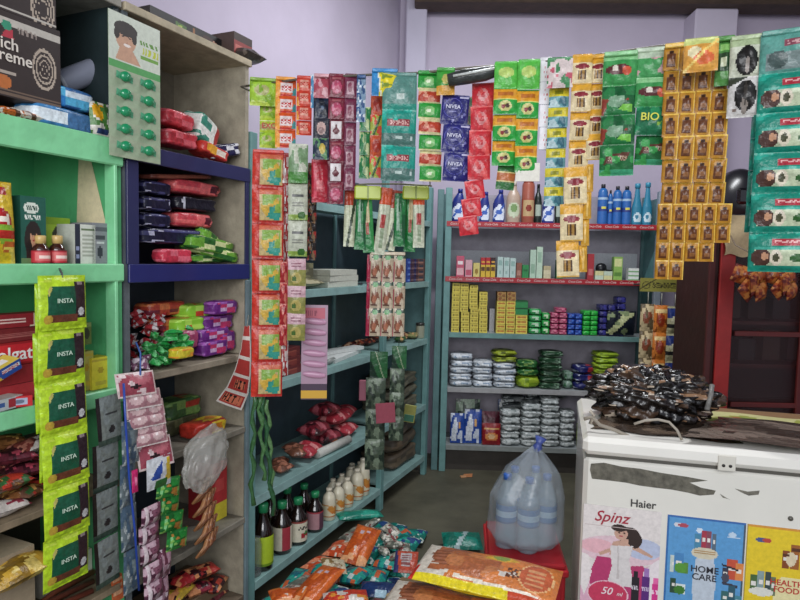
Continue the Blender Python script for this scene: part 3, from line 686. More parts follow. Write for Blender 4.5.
lbox(-6, 62, 20, 1.83, rich, 'large dark brown carton reading rich creme with a pale spiral, on the upper green shelf', d=.085, dep=.14, side=rs_, n=56, yb=102)
_o = bpy.data.objects['carton' + '.031'] if 0 else COL.objects[-1]
letter(_o, 'rich', .042, 'd8cfc4', -.06, -.0712, .118); letter(_o, 'creme', .042, 'd8cfc4', -.045, -.0712, .088)
t_ = [('w', .06, .50, .34, .62, 'd8cfc4')]
lbox(-8, 57, -60, 1.83, P('2c1f1d', *spiral(.78, .2, .2, 'b0a090'), ('h', 0, .02, 1, .06, 'b9b2a8', 1)), 'dark brown carton with spiral stacked on the rich creme carton at the very top left', d=.09, dep=.14, side=rs_, n=40, yb=17.5)
s, w, h = dim(L, -10, 48, 1.83, .08, 100)
m = MB()
m.box(-.1, .1, -.07, .07, 0, .028, '5a3428', .002); put(L, 'flat_carton', m, PAPER, L.s(16, 1.85, .09), .1, 1.831, 'flat orange printed carton under the rich creme carton', 'box')
for k, (x, cc, lb) in enumerate(((12, 'c86a2e', 'orange and cream wrapped sweet packet on the upper green shelf'), (28, 'd9cfc2', 'white and orange crumpled packet in front of the brown cartons'))):
    s = L.s(x, 1.85, .02); put(L, 'small_packet', pillow(.08, .045, .028, P(cc, ('n', 'f0e8dc' if k == 0 else 'd07838', 6, 3 + k, .5), ('n', '5a3a28', 7, 9, .7)), 12, 10, k, flat=True), FOIL, s, .02, 1.846, lb, 'packet')
s = L.s(32, 1.85, .02)
t = bottle(L, L.s(34, 1.85, .05), .03, 1.83, .055, .016, 'tiny blue and white jar beside the blue packs', '2c50a0', 'd4dade', labfn=P('2c50a0', ('r', .3, 0, .7, 1, 'd8e0ea')), capr=.95, caph=.2, prof=[(0, 0), (.95, 0), (1, .05), (1, .7), (.95, .75)], name='jar', cat='jar')
bp1 = P('2f7fc4', ('q', [(.55, .0), (1, .0), (1, 1), (.62, 1)], '3a6ea8'), ('r', .55, .55, 1, .72, 'd6e4ee'), ('n', '58b0d8', 5, 3, .62))
bp2 = P('3f7fb4', ('r', 0, .35, .55, .75, 'e2ecf2'), ('q', [(.55, 0), (1, 0), (1, 1), (.55, 1)], '4a78a8'), ('r', .6, .4, 1, .55, 'c8d8e4'))
s, w, _ = dim(L, 40, 104, 1.85, .0)
zb = 1.83
put(L, 'sanitary_pack', brick(w, .09, .06, bp2, 3), FOIL, s - .015, .05, zb + .031, 'blue and white soft pack, lower one of two on the upper green shelf', 'packet', 'blue soft packs', .05)
put(L, 'sanitary_pack', brick(w * .92, .09, .06, bp1, 5), FOIL, s - .01, .06, zb + .094, 'blue soft pack with white stripe, upper one of two on the upper green shelf', 'packet', 'blue soft packs', -.05)
# white tube lying diagonally
m = MB(); m.lathe([(0, 0), (.034, .0), (.036, .01), (.036, .12), (.02, .17), (.019, .2), (0, .2)], 18, ['8a8f9c', 'b8bcc4', '8c90a0', '7a8090', 'd4d6da', 'd4d6da', 'd4d6da'])
o = put(L, 'lotion_bottle', m, GLOSS, L.s(66, 1.95, .12), .15, 1.99, 'white and grey bottle lying on its side above the blue packs', 'bottle'); o.rotation_euler = (R(58), R(8), LA + R(60))
m = MB(); m.box(-.06, .06, -.06, .06, 0, .02, '4a5a66', .002)
m = MB(); m.lathe([(0, 0), (.04, 0), (.042, .01), (.042, .1), (.035, .125), (0, .125)], 18, '2c2f4c'); put(L, 'jar', m, GLOSS, L.s(60, 1.95, .2), .22, 1.83, 'dark blue jar standing behind the blue soft packs', 'jar')
m = pillow(.07, .1, .035, P('d8d4c8', ('e', .4, .7, .35, .25, 'd8a020'), ('n', '4a7a3a', 5, 4, .66), ('r', .2, .1, .8, .2, '30406a')), 14, 14, 6)
put(L, 'snack_packet', m, FOIL, L.s(107, 1.85, .02), .012, 1.832 + .05, 'yellow and white small packet next to the hanging candy card', 'packet', None, 0, -.1)
# ---- second green shelf z=1.46
chip = P('e6c22c', ('r', 0, .82, 1, 1, 'd9b428'), ('e', .35, .52, .5, .17, 'b01f22'), ('t', .40, .45, .78, .60, 'f2e8d8', 'M'), ('e', .65, .36, .3, .12, '8ab83a'), ('q', [(.0, .35), (1, .28), (1, .38), (0, .45)], 'c03028'), ('e', .8, .2, .2, .08, 'c86a30'), ('n', 'e8d060', 4, 3, .6, 0, .0, 1, .2), ('r', .1, .84, .8, .93, 'b02828'))
s, w, h = dim(L, -20, 24, 1.46, .0, 181)
put(L, 'snack_bag', pillow(w, h, .06, chip, 26, 30, 4, .04, .1), FOIL, s, .04, 1.46 + h / 2 + .002, 'bright yellow snack bag with red lettering at the left edge of the picture', 'packet', None, 0, -.05)
hcol = P('1c5a4c', ('e', .42, .83, .30, .085, 'd9e0d4'), ('w', .2, .80, .66, .86, '2a4a40'), ('w', .16, .66, .78, .72, 'e0e6dc'), ('e', .48, .36, .34, .28, '241a18'), ('q', [(.2, .1), (.8, .1), (.78, .4), (.2, .4)], '241a18'), ('e', .50, .42, .14, .14, 'c9977a'), ('q', [(.4, .15), (.6, .15), (.58, .32), (.44, .32)], 'c9977a'), ('e', .5, .5, .16, .07, '241a18'), ('r', 0, 0, 1, .1, '6a8a5a'), ('e', .46, .43, .02, .012, '3a2018'), ('e', .54, .43, .02, .012, '3a2018'), ('e', .5, .35, .045, .012, 'a03838'))
lbox(21, 47, 197, 1.46, hcol, 'dark green hair colour carton with a portrait, beside the yellow snack bag', side='17493e', d=.07, dep=.06, n=44)
lgb = P('a8c83a', ('e', .5, .55, .2, .25, '3a3a2c'), ('e', .5, .5, .12, .14, 'c99a70'), ('q', [(.3, .1), (.7, .1), (.62, .35), (.38, .35)], '5a9a3a'), ('r', 0, .85, 1, 1, '8fb02e'))
lbox(44, 71, 218, 1.46, lgb, 'lime green carton behind the two small red bottles', side='86a42e', top='c4d85a', d=.13, dep=.07, n=26)
sl = [(0, 0), (.92, 0), (1, .04), (1, .48), (.8, .6), (.5, .66), (.5, .70)]
for i, (a, b_x) in enumerate(((35, 51.5), (52, 68))):
    s, w, h = dim(L, a, b_x, 1.46, .02, 234)
    bottle(L, s, .03, 1.46, h, w / 2 * .92, ('left', 'right')[i] + ' one of two small red labelled bottles with gold caps', '3a1a14', 'c8a86a', 'small red bottles', labfn=P('c0303c', ('r', .3, .2, .7, .85, 'd86a6a'), ('r', .38, .35, .62, .6, 'f0d0c8'), ('r', 0, .9, 1, 1, '7a1a20')), prof=sl, capr=.62, caph=.24, mt=GLASSY, labz=(.06, .46))
lbox(75, 96, 225, 1.46, P('d6d8cc', ('r', 0, 0, .25, 1, '24283a'), ('e', .12, .2, .07, .07, '8a90b0'), ('e', .12, .4, .07, .07, '8a90b0'), ('h', .35, .2, .9, .8, 'a9ad9e', 6), ('r', .3, .84, .95, .92, '6a7a5a')), 'pale upright carton with a dark left side on the second green shelf', side='b9bcb0', top='c8cac0', d=.07, dep=.1)
lbox(100, 117, 224, 1.46, P('8c8c92', ('e', .45, .3, .16, .14, '3a3a44'), ('r', .2, .62, .75, .70, '4a4a52'), ('h', .1, .8, .9, .95, '606068', 2), ('r', .25, .5, .7, .56, 'd0d0d0')), 'grey carton with a dark round logo beside the pale upright carton', side='7a7a80', top='a8a8ac', d=.07, dep=.1)
# ---- third green shelf z=1.085
colg = P('c8252f', ('r', .0, .9, 1, 1, '9a1820'), ('r', 0, 0, 1, .1, '9a1820'))
tb = P('8a2028', ('h', .1, .35, .7, .8, 'd8b8b0', 2), ('q', [(.8, .0), (1, .0), (1, 1), (.86, 1)], 'c9b8a0'))
zz = 1.085
sA, wA, _ = dim(L, -14, 39, zz, .07)
for k, (cc, fn_, lb) in enumerate((('a84048', P('b8353c', ('r', 0, .0, 1, .15, '8a2028')), 'red toothpaste carton, lowest of the pile on the third green shelf'),
                                   ('9a2a30', P('a42a32', ('q', [(.7, 0), (1, 0), (1, 1), (.8, 1)], '7a2028')), 'red toothpaste carton second in the pile'),
                                   ('b01e28', colg, 'red toothpaste carton with large white lettering in the pile'),
                                   ('6e2a2c', P('7a2428', ('h', .1, .3, .9, .7, 'a8605c', 3)), 'maroon toothpaste carton second from the top of the pile'),
                                   ('8a2026', tb, 'red and cream toothpaste carton topmost in the pile'))):
    hs = (.052, .05, .062, .036, .036)[k]
    put(L, 'toothpaste_carton', carton(.19, .05, hs, fn_, cc, cc, 40 if k == 2 else 18), PAPER, sA + (0, .012, -.005, .006, -.01)[k], .085, zz, lb, 'toothpaste box', 'red toothpaste pile', (.0, .06, -.03, .05, -.06)[k]); letter(COL.objects[-1], 'Colgate', .05, 'f2eeea', 0, -.0262, .014) if k == 2 else 0; zz += hs + .0015
tooth = P('2a50a8', ('q', [(0, 0), (.4, 0), (.2, 1), (0, 1)], 'e0c040'), ('r', .4, .4, .95, .75, 'e8e8ee'), ('w', .42, .42, .93, .72, 'c02030'))
o = put(L, 'small_carton', carton(.10, .05, .03, tooth, '3a4a9a', P('d8c050', ('r', .2, .3, .8, .7, 'e8e4e0')), 24), PAPER, L.s(6, 1.14, 0), .02, 1.175, 'blue and yellow small carton leaning on the red toothpaste boxes', 'box'); o.rotation_euler = (R(8), R(-20), LA + R(8))
o = put(L, 'small_carton', carton(.09, .045, .03, P('c8cad0', ('r', .5, .1, .9, .9, 'b03040'), ('r', .1, .3, .4, .7, '4060a0')), 'b8b0a8', None, 16), PAPER, L.s(8, 1.1, -.0), .015, 1.088, 'white and red small carton lying on the third green shelf', 'box'); o.rotation_euler = (0, 0, LA + R(12))
o = put(L, 'small_carton', carton(.06, .04, .028, P('c4242c', ('r', .2, .2, .8, .8, 'aab0c8'), ('e', .5, .5, .2, .2, '606880')), 'a82028', None, 16), PAPER, L.s(24, 1.1, -.0), .02, 1.088, 'tiny red carton with silver window at the shelf edge', 'box'); o.rotation_euler = (0, 0, LA + R(-25))
for (a, b_x, y0, cc, lb, dd) in ((79, 94, 352, 'b5ab52', 'dull yellow wrapped soap bar standing behind the hanging henna sachets', .06), (95.5, 113, 357, 'e0cc3a', 'bright yellow wrapped soap bar at the right end of the third green shelf', .05)):
    lbox(a, b_x, y0, 1.085, P(cc, ('e', .5, .6, .16, .12, 'b89a2a'), ('r', .2, .15, .8, .25, 'c8b040'), ('h', 0, .9, 1, 1, 'c0a838', 1)), lb, name='soap_bar', cat='soap', d=dd, dep=.05, side=cc, group='yellow soap bars', n=16)
lbox(82, 92, 323, 1.085, P('6a7a3a', ('e', .5, .5, .3, .25, '3a3a24'), ('r', 0, .8, 1, 1, '8a9a5a')), 'small olive carton with dark picture resting on the dull yellow soap bar', d=.065, dep=.04, side='5a6a34', yb=345, wk=.9)
# ---- lower shelves: brown sweets packets
zz = .80
bro = [P('7a3a34', ('n', '4a2424', 5, 3, .5), ('n', 'b07060', 8, 5, .7)), P('8a5a34', ('n', '5a3820', 5, 3, .5), ('n', 'c09050', 7, 6, .68)), P('5c2430', ('n', '3a1820', 6, 4, .5), ('n', 'a04050', 8, 6, .72)),
       P('c9c0b8', ('n', '8a3040', 5, 7, .52)), P('6a4a3a', ('n', 'c04030', 5, 9, .6), ('n', '3a6a3a', 6, 12, .7))]
for k in range(14):
    x = (2, 20, 34, 8, 28, 14, 0, 24, 38, 12, 30, 6, 22, 36)[k]; lv = k // 5; dd = .02 + .05 * (k % 3)
    s = L.s(x, zz + .05, dd)
    put(L, 'candy_packet', pillow(.12 - .01 * (k % 3), .075, .038, bro[k % 5], 14, 12, k % 4, flat=True), FOIL, s, dd, zz + .02 + .040 * (k // 5) * 1.55 + .013 * (k % 3), '%s sweet packet in the %s heap layer left of the henna sachets' % (('maroon', 'golden brown', 'dark red', 'white and red', 'brown and green')[k % 5], ('bottom', 'middle', 'top')[k // 5]), 'packet', 'brown sweet packets', random.uniform(-.5, .5))
gold = P('c9a03c', ('n', 'e8cc70', 6, 3, .55), ('n', '8a6a24', 6, 5, .62))
s = L.s(16, .65, -.03)
m = MB(); m.box(-.13, .1, -.02, .12, 0, .012, '9a8a70', .003)
put(L, 'gold_packet', pillow(.2, .12, .06, gold, 20, 16, 4, flat=True), FOIL, s, -.01, .665, 'shiny gold packet low at the left edge, under the brown sweet packets', 'packet', None, .1)
lbox(-26, 40, 559, .47, '9c8c74', 'plain brown carton under the shiny gold packet at the left edge', d=.06, dep=.14, side='8a7a62', n=1, top='a89a80')
for k in range(3):
    m = MB(); m.tube([(-.14, 0, 0), (0, .01, .004), (.14, -.01, 0)], .009, 8, ('7a3a2a', '6a3426', '8a4a34')[k])
    s_ = L.s(52 + k * 12, .5, .0); put(L, 'incense_tube', m, PAPER, s_, .02 + .03 * k, .481 + .002 * k, 'reddish brown stick lying low beneath the henna sachets, %s' % ('leftmost', 'middle one', 'rightmost')[k], 'stick', 'reddish brown sticks', .1 * k)
lbox(60, 108, 552, .47, 'e8e6d8', 'cream white carton standing low behind the henna sachets', d=.16, dep=.1, side='d8d4c4', n=1)

# ================================================================== wooden cabinet stock
TT = 2.245
def top_box(x0, x1, y0, y1, fn, side, label, d, dep, rot=0, n=30):
    s, w, h = dim(L, x0, x1, TT, d - dep / 2, y0)
    return put(L, 'display_carton', carton(w, dep, max(h, .04), fn, side, side, n), PAPER, s, d, TT, label, 'box', 'cartons on top of the wooden cabinet', rot)
top_box(150, 233, 27, 50, P('1e1c1c', ('r', .93, 0, 1, 1, 'b03038'), ('e', .68, .45, .12, .35, 'c89a84'), ('e', .66, .6, .08, .25, '3a2420'), ('q', [(.25, .2), (.36, .15), (.40, .8), (.28, .85)], '4a6a34'), ('e', .33, .5, .04, .25, '9ab04a'), ('r', .48, .1, .5, .9, '8a5a34')), '2a2522', 'long black carton with a portrait and red end on the wooden cabinet', .16, .12, 0, 40)
top_box(234, 252, 36, 60, P('8a3430', ('r', 0, .7, 1, 1, '3a2a24'), ('r', .1, .2, .5, .6, 'b8645a')), '4a3a34', 'short red and dark carton at the right end of the wooden cabinet top', .1, .12, 0, 14)
m = pillow(.12, .1, .05, P('4a4440', ('n', '7a7068', 5, 3, .6)), 14, 12, 4, flat=True)
put(L, 'dark_bundle', m, FOIL, L.s(243, 2.28, .05), .03, TT + .027, 'small dark crumpled bundle at the corner of the wooden cabinet top', 'bundle')
redp = P('c43a44', ('r', .1, .3, .5, .7, 'a82a34'), ('n', 'd8606a', 5, 3, .62)); tealp = P('c8d4cc', ('q', [(0, 0), (.6, 0), (.3, 1), (0, 1)], '3a8a74'), ('n', 'e8e8e0', 5, 4, .6), ('r', .7, 0, 1, 1, 'a83030'))
def lp(x0, x1, y0, y1, fn, label, d=.05, t=.05, group=None, rot=0, seed=1, name='soap_packet', cat='packet', flat=True, dep=.09, z0=None, nx=18, ny=12, mt=FOIL, ry=0):
    s0 = L.s((x0 + x1) / 2, 1.5, d); zz = L.z(y1, s0, d - dep / 2) if z0 is None else z0
    s, w, h = dim(L, x0, x1, zz, d - (dep / 2 if flat else 0), y0)
    me = brick(w, dep, max(h, .012) * .97, fn, seed, .35, .08) if flat else pillow(w, h, t, fn, nx, ny, seed)
    o = put(L, name, me, mt, s, d, zz + h / 2, label, cat, group, rot)
    if ry: o.rotation_euler = (0, ry, LA + rot)
    return o
lp(168, 199, 131, 150, redp, 'red wrapped pack, lower one on the top navy edged shelf', d=.06, group='red packs on the top shelf', seed=2)
lp(167, 196, 111, 131, redp, 'red wrapped pack, upper one on the top navy edged shelf', d=.06, group='red packs on the top shelf', seed=3, ry=.05)
lp(196, 222, 116, 150, tealp, 'white and teal packet beside the red packs', d=.08, seed=5, rot=.2, ry=.35)
lp(212, 238, 145, 160, P('c83c34', ('e', .4, .5, .3, .35, 'e0a030'), ('e', .65, .5, .2, .25, 'e8d8c8')), 'red and yellow packet at the front of the top navy edged shelf', d=.015, seed=6, ry=.2)
lp(232, 257, 146, 162, P('25244a', ('d', .5, .5, 1.2, .12, 'e0e0e4'), ('n', 'd8d8de', 4, 3, .7)), 'navy and white packet sticking out at the right end of the top shelf', d=.02, seed=7, rot=-.1, ry=-.25)
# navy compartment z=1.46
coral = P('c8444e', ('r', .45, .1, .7, .9, 'd87a6a'), ('r', .72, .2, .95, .8, '5a1e2a'), ('n', 'e06a6a', 5, 4, .64)); black = P('1c1a26', ('r', .12, .1, .2, .9, 'c8c8d4'), ('r', .35, .4, .6, .6, '8a8a98'), ('r', .68, .42, .9, .6, '9a9aa8'))
shn = P('1a1a36', ('n', '4a4a78', 7, 3, .66), ('n', 'c8c8e0', 9, 5, .8))
zt = 1.46
rows = [(247, 264, coral, 164, 193, 'pink red wrapped pack at the front foot of the navy compartment', .02), ]
lp(163, 193, 249, 266, P('d03c50', ('n', 'e87080', 5, 3, .6)), rows[0][5], d=.045, seed=4, dep=.06, z0=1.4635)
spec = [(229, 246, shn, 145, 215, 'dark shiny pack, long one at the foot of the stack'), (213, 229, coral, 178, 214, 'coral pack above the long dark pack'),
        (197.5, 213, black, 178, 218, 'black pack with white print between two coral packs'), (181, 197, coral, 176, 222, 'coral pack near the top of the navy compartment stack')]
for i, (a, b_, fn_, x0, x1, lb) in enumerate(spec): lp(x0, x1, a, b_, fn_, lb, d=.10, seed=i, dep=.10, group='packs stacked in the navy compartment')
for i, (a, b_) in enumerate(((213, 229), (197, 213), (181, 197))): lp(144, 173, a, b_, shn, 'shiny dark navy pack, %s of the three at the left of the compartment' % ('lowest', 'middle', 'topmost')[i], d=.10, seed=i + 3, dep=.10, group='shiny navy packs')
lp(152, 214, 174, 181, P('7a4438', ('r', .1, .2, .9, .8, '9a5a48')), 'flat brown red pack lying on top of the navy compartment stack', d=.10, seed=1, group=None, ry=-.12)
gp = P('6ea83a', ('d', .5, .5, .8, .1, 'd8e0a0'), ('n', '2f6a2c', 5, 3, .55), ('r', .3, .4, .6, .6, 'b04a34'))
for i, (x0, x1, y0, y1, r_, ry) in enumerate(((190, 238, 238, 246, .1, .1), (200, 244, 246, 254, -.15, .2), (194, 240, 255, 262, .2, .0), (214, 246, 236, 244, .3, .35))):
    lp(x0, x1, y0, y1, gp, 'green and white sachet %s beside the dark packs' % ('lying uppermost left', 'in the middle', 'lying lowest', 'standing up at the right')[i], d=.05 + .01 * i, seed=i, rot=r_, ry=ry, group='green sachets in the navy compartment', dep=.05, z0=(1.50, 1.485, 1.466, 1.52)[i])
# compartment z=1.11
zt = 1.11
m = MB(); m.box(-.2, .2, -.004, .004, 0, .12, 'c0b8ae', .001)
put(L, 'cardboard_sheet', m, PAPER, L.s(207, 1.35, .33), .33, 1.215 - .1, 'pale cardboard sheet standing at the back behind the soaps', 'cardboard'); 
lime = P('8cc63a', ('r', .3, .15, .6, .85, 'c8442c'), ('n', 'b0dc5a', 5, 3, .62)); pur = P('6a2a7c', ('r', .35, .25, .75, .75, 'c8a8cc'), ('n', '9a5aa8', 5, 3, .62), ('n', 'c03a6a', 5, 9, .72)); org = P('b84838', ('n', 'd87a4a', 5, 3, .6), ('n', '7a2a3a', 5, 8, .66)); pinkp = P('a8486c', ('n', 'd08aa0', 6, 3, .6))
lp(150, 188, 302, 316, org, 'orange red wrapped soap, longest of the row at the back', d=.16, seed=1, group='wrapped soaps')
lp(178, 206, 318, 331, lime, 'lime wrapped soap with red band, lower one', d=.10, seed=2, group='lime wrapped soaps', mt=GLOSS)
lp(188, 218, 304, 317, lime, 'lime wrapped soap with red band, upper one', d=.12, seed=3, group='lime wrapped soaps', mt=GLOSS)
for i, (x0, x1, y0, y1) in enumerate(((204, 229, 340, 355), (202, 231, 328, 341), (214, 241, 314, 328), (219, 243, 300, 314), (224, 242, 330, 350))):
    lp(x0, x1, y0, y1, pur, 'purple wrapped soap %s' % ('lowest at the front', 'second from the bottom at the front', 'second from the top of its pile', 'topmost of the purple pile', 'standing at the right of the purple pile')[i], d=.05 + .012 * (i % 3), seed=i, group='purple wrapped soaps', dep=.06)
lp(178, 200, 330, 349, pinkp, 'pink wrapped soap left of the purple pile', d=.08, seed=3)
lp(160, 185, 318, 332, org, 'orange red wrapped soap partly behind the red candies', d=.14, seed=5, group='wrapped soaps')
lp(178, 195, 348, 358, P('d8c83a', ('n', 'e89a3a', 4, 3, .6)), 'small yellow packet at the shelf front beside the green candies', d=.0, seed=3, dep=.05)
def candies(fn, n, px, py, word, group, col_, seed, sx_=.06):
    dd0, dd1 = (.10, .16) if col_ == 'r' else (.015, .075)
    rs = random.Random(seed)
    for k in range(n):
        x = px[0] + rs.random() * (px[1] - px[0]); lv = k / n
        d = dd0 + rs.random() * (dd1 - dd0); s = L.s(x, 1.15, d)
        me = pillow(.050, .030, .024, fn, 10, 8, k % 3, .2, .2, True)
        zz = 1.11 + .014 + lv * (py / 620 * 2.1)
        o = put(L, 'wrapped_candy', me, FOIL, s, d, zz, word, 'candy', group); o.rotation_euler = (rs.uniform(-.5, .5), rs.uniform(-.6, .6), rs.uniform(0, 3.1))
candies(P('b83a40', ('n', 'e0d8d8', 4, 3, .55)), 34, (128, 168), 50, 'red and white wrapped candy in the heap at the left end of the soap shelf', 'red candies heap', 'r', 3)
candies(P('2f9a4a', ('n', '6ac07a', 4, 5, .72)), 30, (146, 188), 32, 'shiny green wrapped candy in the heap in front of the red candies', 'green candies heap', 'g', 8)
candies(P('8a5a78', ('n', 'e0d0d8', 4, 3, .5)), 6, (128, 146), 8, 'pink and white wrapped candy at the foot of the red heap', 'pink candies', 'p', 12)
# compartment z=.82
lp(168, 203, 398, 416, P('3a5a34', ('r', .5, .3, .9, .8, '9a3428'), ('n', '6a8a4a', 5, 3, .6)), 'green and red packet lying dimly behind the plastic bag', d=.16, seed=2)
lp(166, 200, 416, 434, P('4a4a34', ('n', '6a6a4a', 5, 3, .6)), 'olive brown packet under the green and red packet', d=.16, seed=4, z0=.8215)
lp(196, 228, 421, 440, P('b03428', ('e', .7, .5, .3, .4, 'e0c030'), ('e', .72, .5, .14, .2, 'c87a28')), 'red and yellow snack packet on the fourth wooden shelf', d=.05, seed=5, z0=.8215)
# compartment z=.45 and below
lbox(212, 227, 462, .45, P('b83034', ('r', 0, 0, 1, .3, 'd8c83a'), ('r', .2, .5, .8, .7, 'c84a48')), 'red carton with yellow base standing behind the brown woven bundles', d=.12, dep=.12, side='9a2428')
for k, (x, y, cc) in enumerate(((186, 578, 'b03034'), (200, 590, '8a2a3a'), (214, 584, 'a83a2c'), (226, 590, '6a2430'), (178, 592, 'c8a83a'), (206, 572, 'c04038'))):
    s = L.s(x, .2, .08); zz = L.z(y, s, .08)
    put(L, 'sweet_packet', pillow(.12, .08, .045, P(cc, ('n', 'd89060', 5, k, .62), ('n', '3a1a20', 5, k + 3, .66)), 12, 10, k, flat=True), FOIL, s, .08 + .02 * (k % 2), zz, '%s packet low in the wooden cabinet, %s' % (('red', 'maroon', 'rust', 'dark red', 'yellow', 'bright red')[k], ('left of the maroon one', 'near the middle', 'right of the middle', 'furthest right', 'furthest left', 'topmost of its heap')[k]), 'packet', 'packets at the cabinet foot', random.uniform(-.4, .4))
m = MB(); m.box(A0 + .02, A1 - .02, -.005, .36, .10, .125, '6a5c4c', .002); part(c, 'shelf', m, WOOD)
m = MB(); m.box(-.25, .2, -.1, .12, 0, .06, '6e5a44', .004); put(L, 'cardboard_carton', m, PAPER, L.s(195, .2, .15) , .17, .126, 'brown carton at the foot of the wooden cabinet under the packets', 'box')

# ================================================================== teal rack stock, left wall
Z1, Z2, Z3, Z4, Z5 = RZ
def lflat(x0, x1, y0, y1, fn, label, d=.1, dep=.16, group=None, rot=0, side='b8bab0', n=1, name='flat_carton', cat='box', top=None, zz=None):
    s0 = L.s((x0 + x1) / 2, 1.2, d); z_ = L.z(y1, s0, d - dep / 2) if zz is None else zz
    s, w, h = dim(L, x0, x1, z_, d - dep / 2, y0)
    put(L, name, carton(w, dep, h, fn, side, top, n), PAPER, s, d, z_, label, cat, group, rot); return z_ + h
zc = Z2
for k in range(3):
    s, w, _ = dim(L, 326, 356, zc, .03)
    put(L, 'flat_carton', carton(w, .2, .028, 'c8cabc', 'bcbeb0', 'd2d4c8', 1), PAPER, s + .01 * (k % 2), .12, Z2 + k * .0295, 'flat off white carton, %s of the stack on the second teal shelf' % ('lowest', 'middle', 'topmost')[k], 'box', 'flat off white cartons', .03 * k)
s, w, _ = dim(L, 304, 324, Z2, .03)
put(L, 'beige_bundle', pillow(w, .16, .045, P('a9a284', ('n', '7a7458', 5, 3, .55)), 14, 12, 2, flat=True), PAPER, s, .1, Z2 + .024, 'beige paper bundle beside the off white cartons', 'bundle')
put(L, 'khaki_carton', carton(w * .7, .1, .07, P('7c7a5c', ('n', '5a5844', 4, 3, .5)), '6a6850', None, 12), PAPER, s - .01, .12, Z2 + .05, 'khaki carton on top of the beige paper bundle', 'box')
m = MB(); m.tube([(-.05, 0, .008), (-.02, .02, .008), (.02, -.01, .008), (.05, .01, .008)], .006, 6, '303438'); put(L, 'wire_coil', m, GLOSS, L.s(362, Z2, .03), .05, Z2, 'short dark wire lying beside the off white cartons', 'wire')
bx = P('8a8074', ('r', .1, .2, .9, .5, '5a5248'), ('n', 'b0a89a', 5, 3, .6))
# second bay upper shelf boxes
for k in range(4):
    for j in range(2):
        s, w, _ = dim(L, (406, 419)[j], (418, 433)[j], Z2, .03)
        fn_ = P('26479c', ('r', .1, .2, .9, .45, '6a8ad0')) if j == 0 else P('6e4a44', ('r', .1, .2, .9, .45, 'a87a6a'), ('r', .6, .5, .9, .9, '3a3a4a'))
        put(L, 'small_carton', carton(w * .95, .14, .037, fn_, '203a80' if j == 0 else '54403c', None, 10), PAPER, s, .1, Z2 + .038 * k, '%s carton, %s of its stack beyond the hanging picture sachets' % (('blue', 'brown')[j], nth(k, 4)), 'box', ('blue cartons stack', 'brown cartons stack')[j])
for k in range(3):
    s, w, _ = dim(L, 428, 441, Z2, .05); put(L, 'small_carton', carton(w * .9, .12, .04, P('4a4e52', ('r', .1, .3, .9, .6, '7a7470')), '3c4044', None, 8), PAPER, s, .26, Z2 + .041 * k, 'dark grey carton, %s of the stack next to the corner post' % nth(k, 3), 'box', 'dark grey cartons stack')
for k in range(3):
    s, w, _ = dim(L, 424, 440, Z1, .06); put(L, 'small_carton', carton(w * .9, .12, .045, P('3c4a60', ('r', .1, .3, .9, .6, '7a8494'), ('r', .1, .7, .5, .85, '8a5a50')), '38404c', None, 8), PAPER, s, .12, Z1 + .046 * k, 'slate blue carton, %s of the stack on the top shelf by the corner' % nth(k, 3), 'box', 'slate cartons stack')
# shelf .955
s, w, _ = dim(L, 330, 366, Z3, .05)
put(L, 'white_tray', carton(w, .09, .02, 'cfd3d0', 'c0c4c2', 'd8dcda', 1), PAPER, s, .1, Z3, 'flat white carton lying on the third teal shelf', 'box', None, .15)
put(L, 'white_tray', carton(w * .8, .07, .018, 'cfd3d0', 'c0c4c2', 'd8dcda', 1), PAPER, s + .05, .13, Z3 + .022, 'smaller white carton lying on the flat white carton', 'box', None, -.2)
m = MB(); m.tube([(-.04, 0, .014), (.04, .01, .014)], .014, 10, '8a8f8c'); put(L, 'grey_tube', m, GLOSS, L.s(333, Z3, .03), .04, Z3, 'short grey tube at the left of the flat white carton', 'tube')
redb = P('6a2628', ('r', .1, .3, .9, .6, 'a85a4a'), ('n', '8a3a34', 5, 3, .6))
for k in range(3):
    s, w, _ = dim(L, 268, 303, Z3, .04); put(L, 'maroon_carton', carton(w, .14, .04, redb, '5a2226', None, 16), PAPER, s, .12, Z3 + .041 * k, 'maroon printed carton, %s of the stack behind the pink blister strip' % nth(k, 3), 'box', 'maroon cartons', .04 * k)
for k in range(5):
    s = L.s(350 + k * 8, Z3, .2); put(L, 'choc_packet', pillow(.11, .07, .04, P('4a2424', ('n', '9a4a34', 5, k, .58), ('n', 'c8a080', 6, k + 5, .74)), 12, 10, k, flat=True), FOIL, s, .19 + .02 * (k % 2), Z3 + .022 + .0 * k, 'dark red chocolate packet, %s at the back of the third shelf' % ('leftmost', 'second from left', 'middle', 'second from right', 'rightmost')[k], 'packet', 'dark red packets row')
for k in range(4):
    s = L.s(398 + k * 10, Z3, .1); put(L, 'mixed_packet', pillow(.11, .07, .04, P(('3a5a34', '7a3428', '8a8a5a', '3a3434')[k], ('n', 'c8a070', 5, k, .62)), 12, 10, k, flat=True), FOIL, s, .08 + .05 * (k % 2), Z3 + .022, '%s packet on the third shelf of the far bay' % ('green', 'rust', 'khaki', 'black')[k], 'packet', 'packets in the far bay', .2)
bottle(L, L.s(420, Z3, .05), .05, Z3, .11, .03, 'small pale jar with dark lid in the far bay', '9a9c88', '30302c', prof=[(0, 0), (.95, 0), (1, .05), (1, .8)], capr=1.02, caph=.16, name='jar', cat='jar')
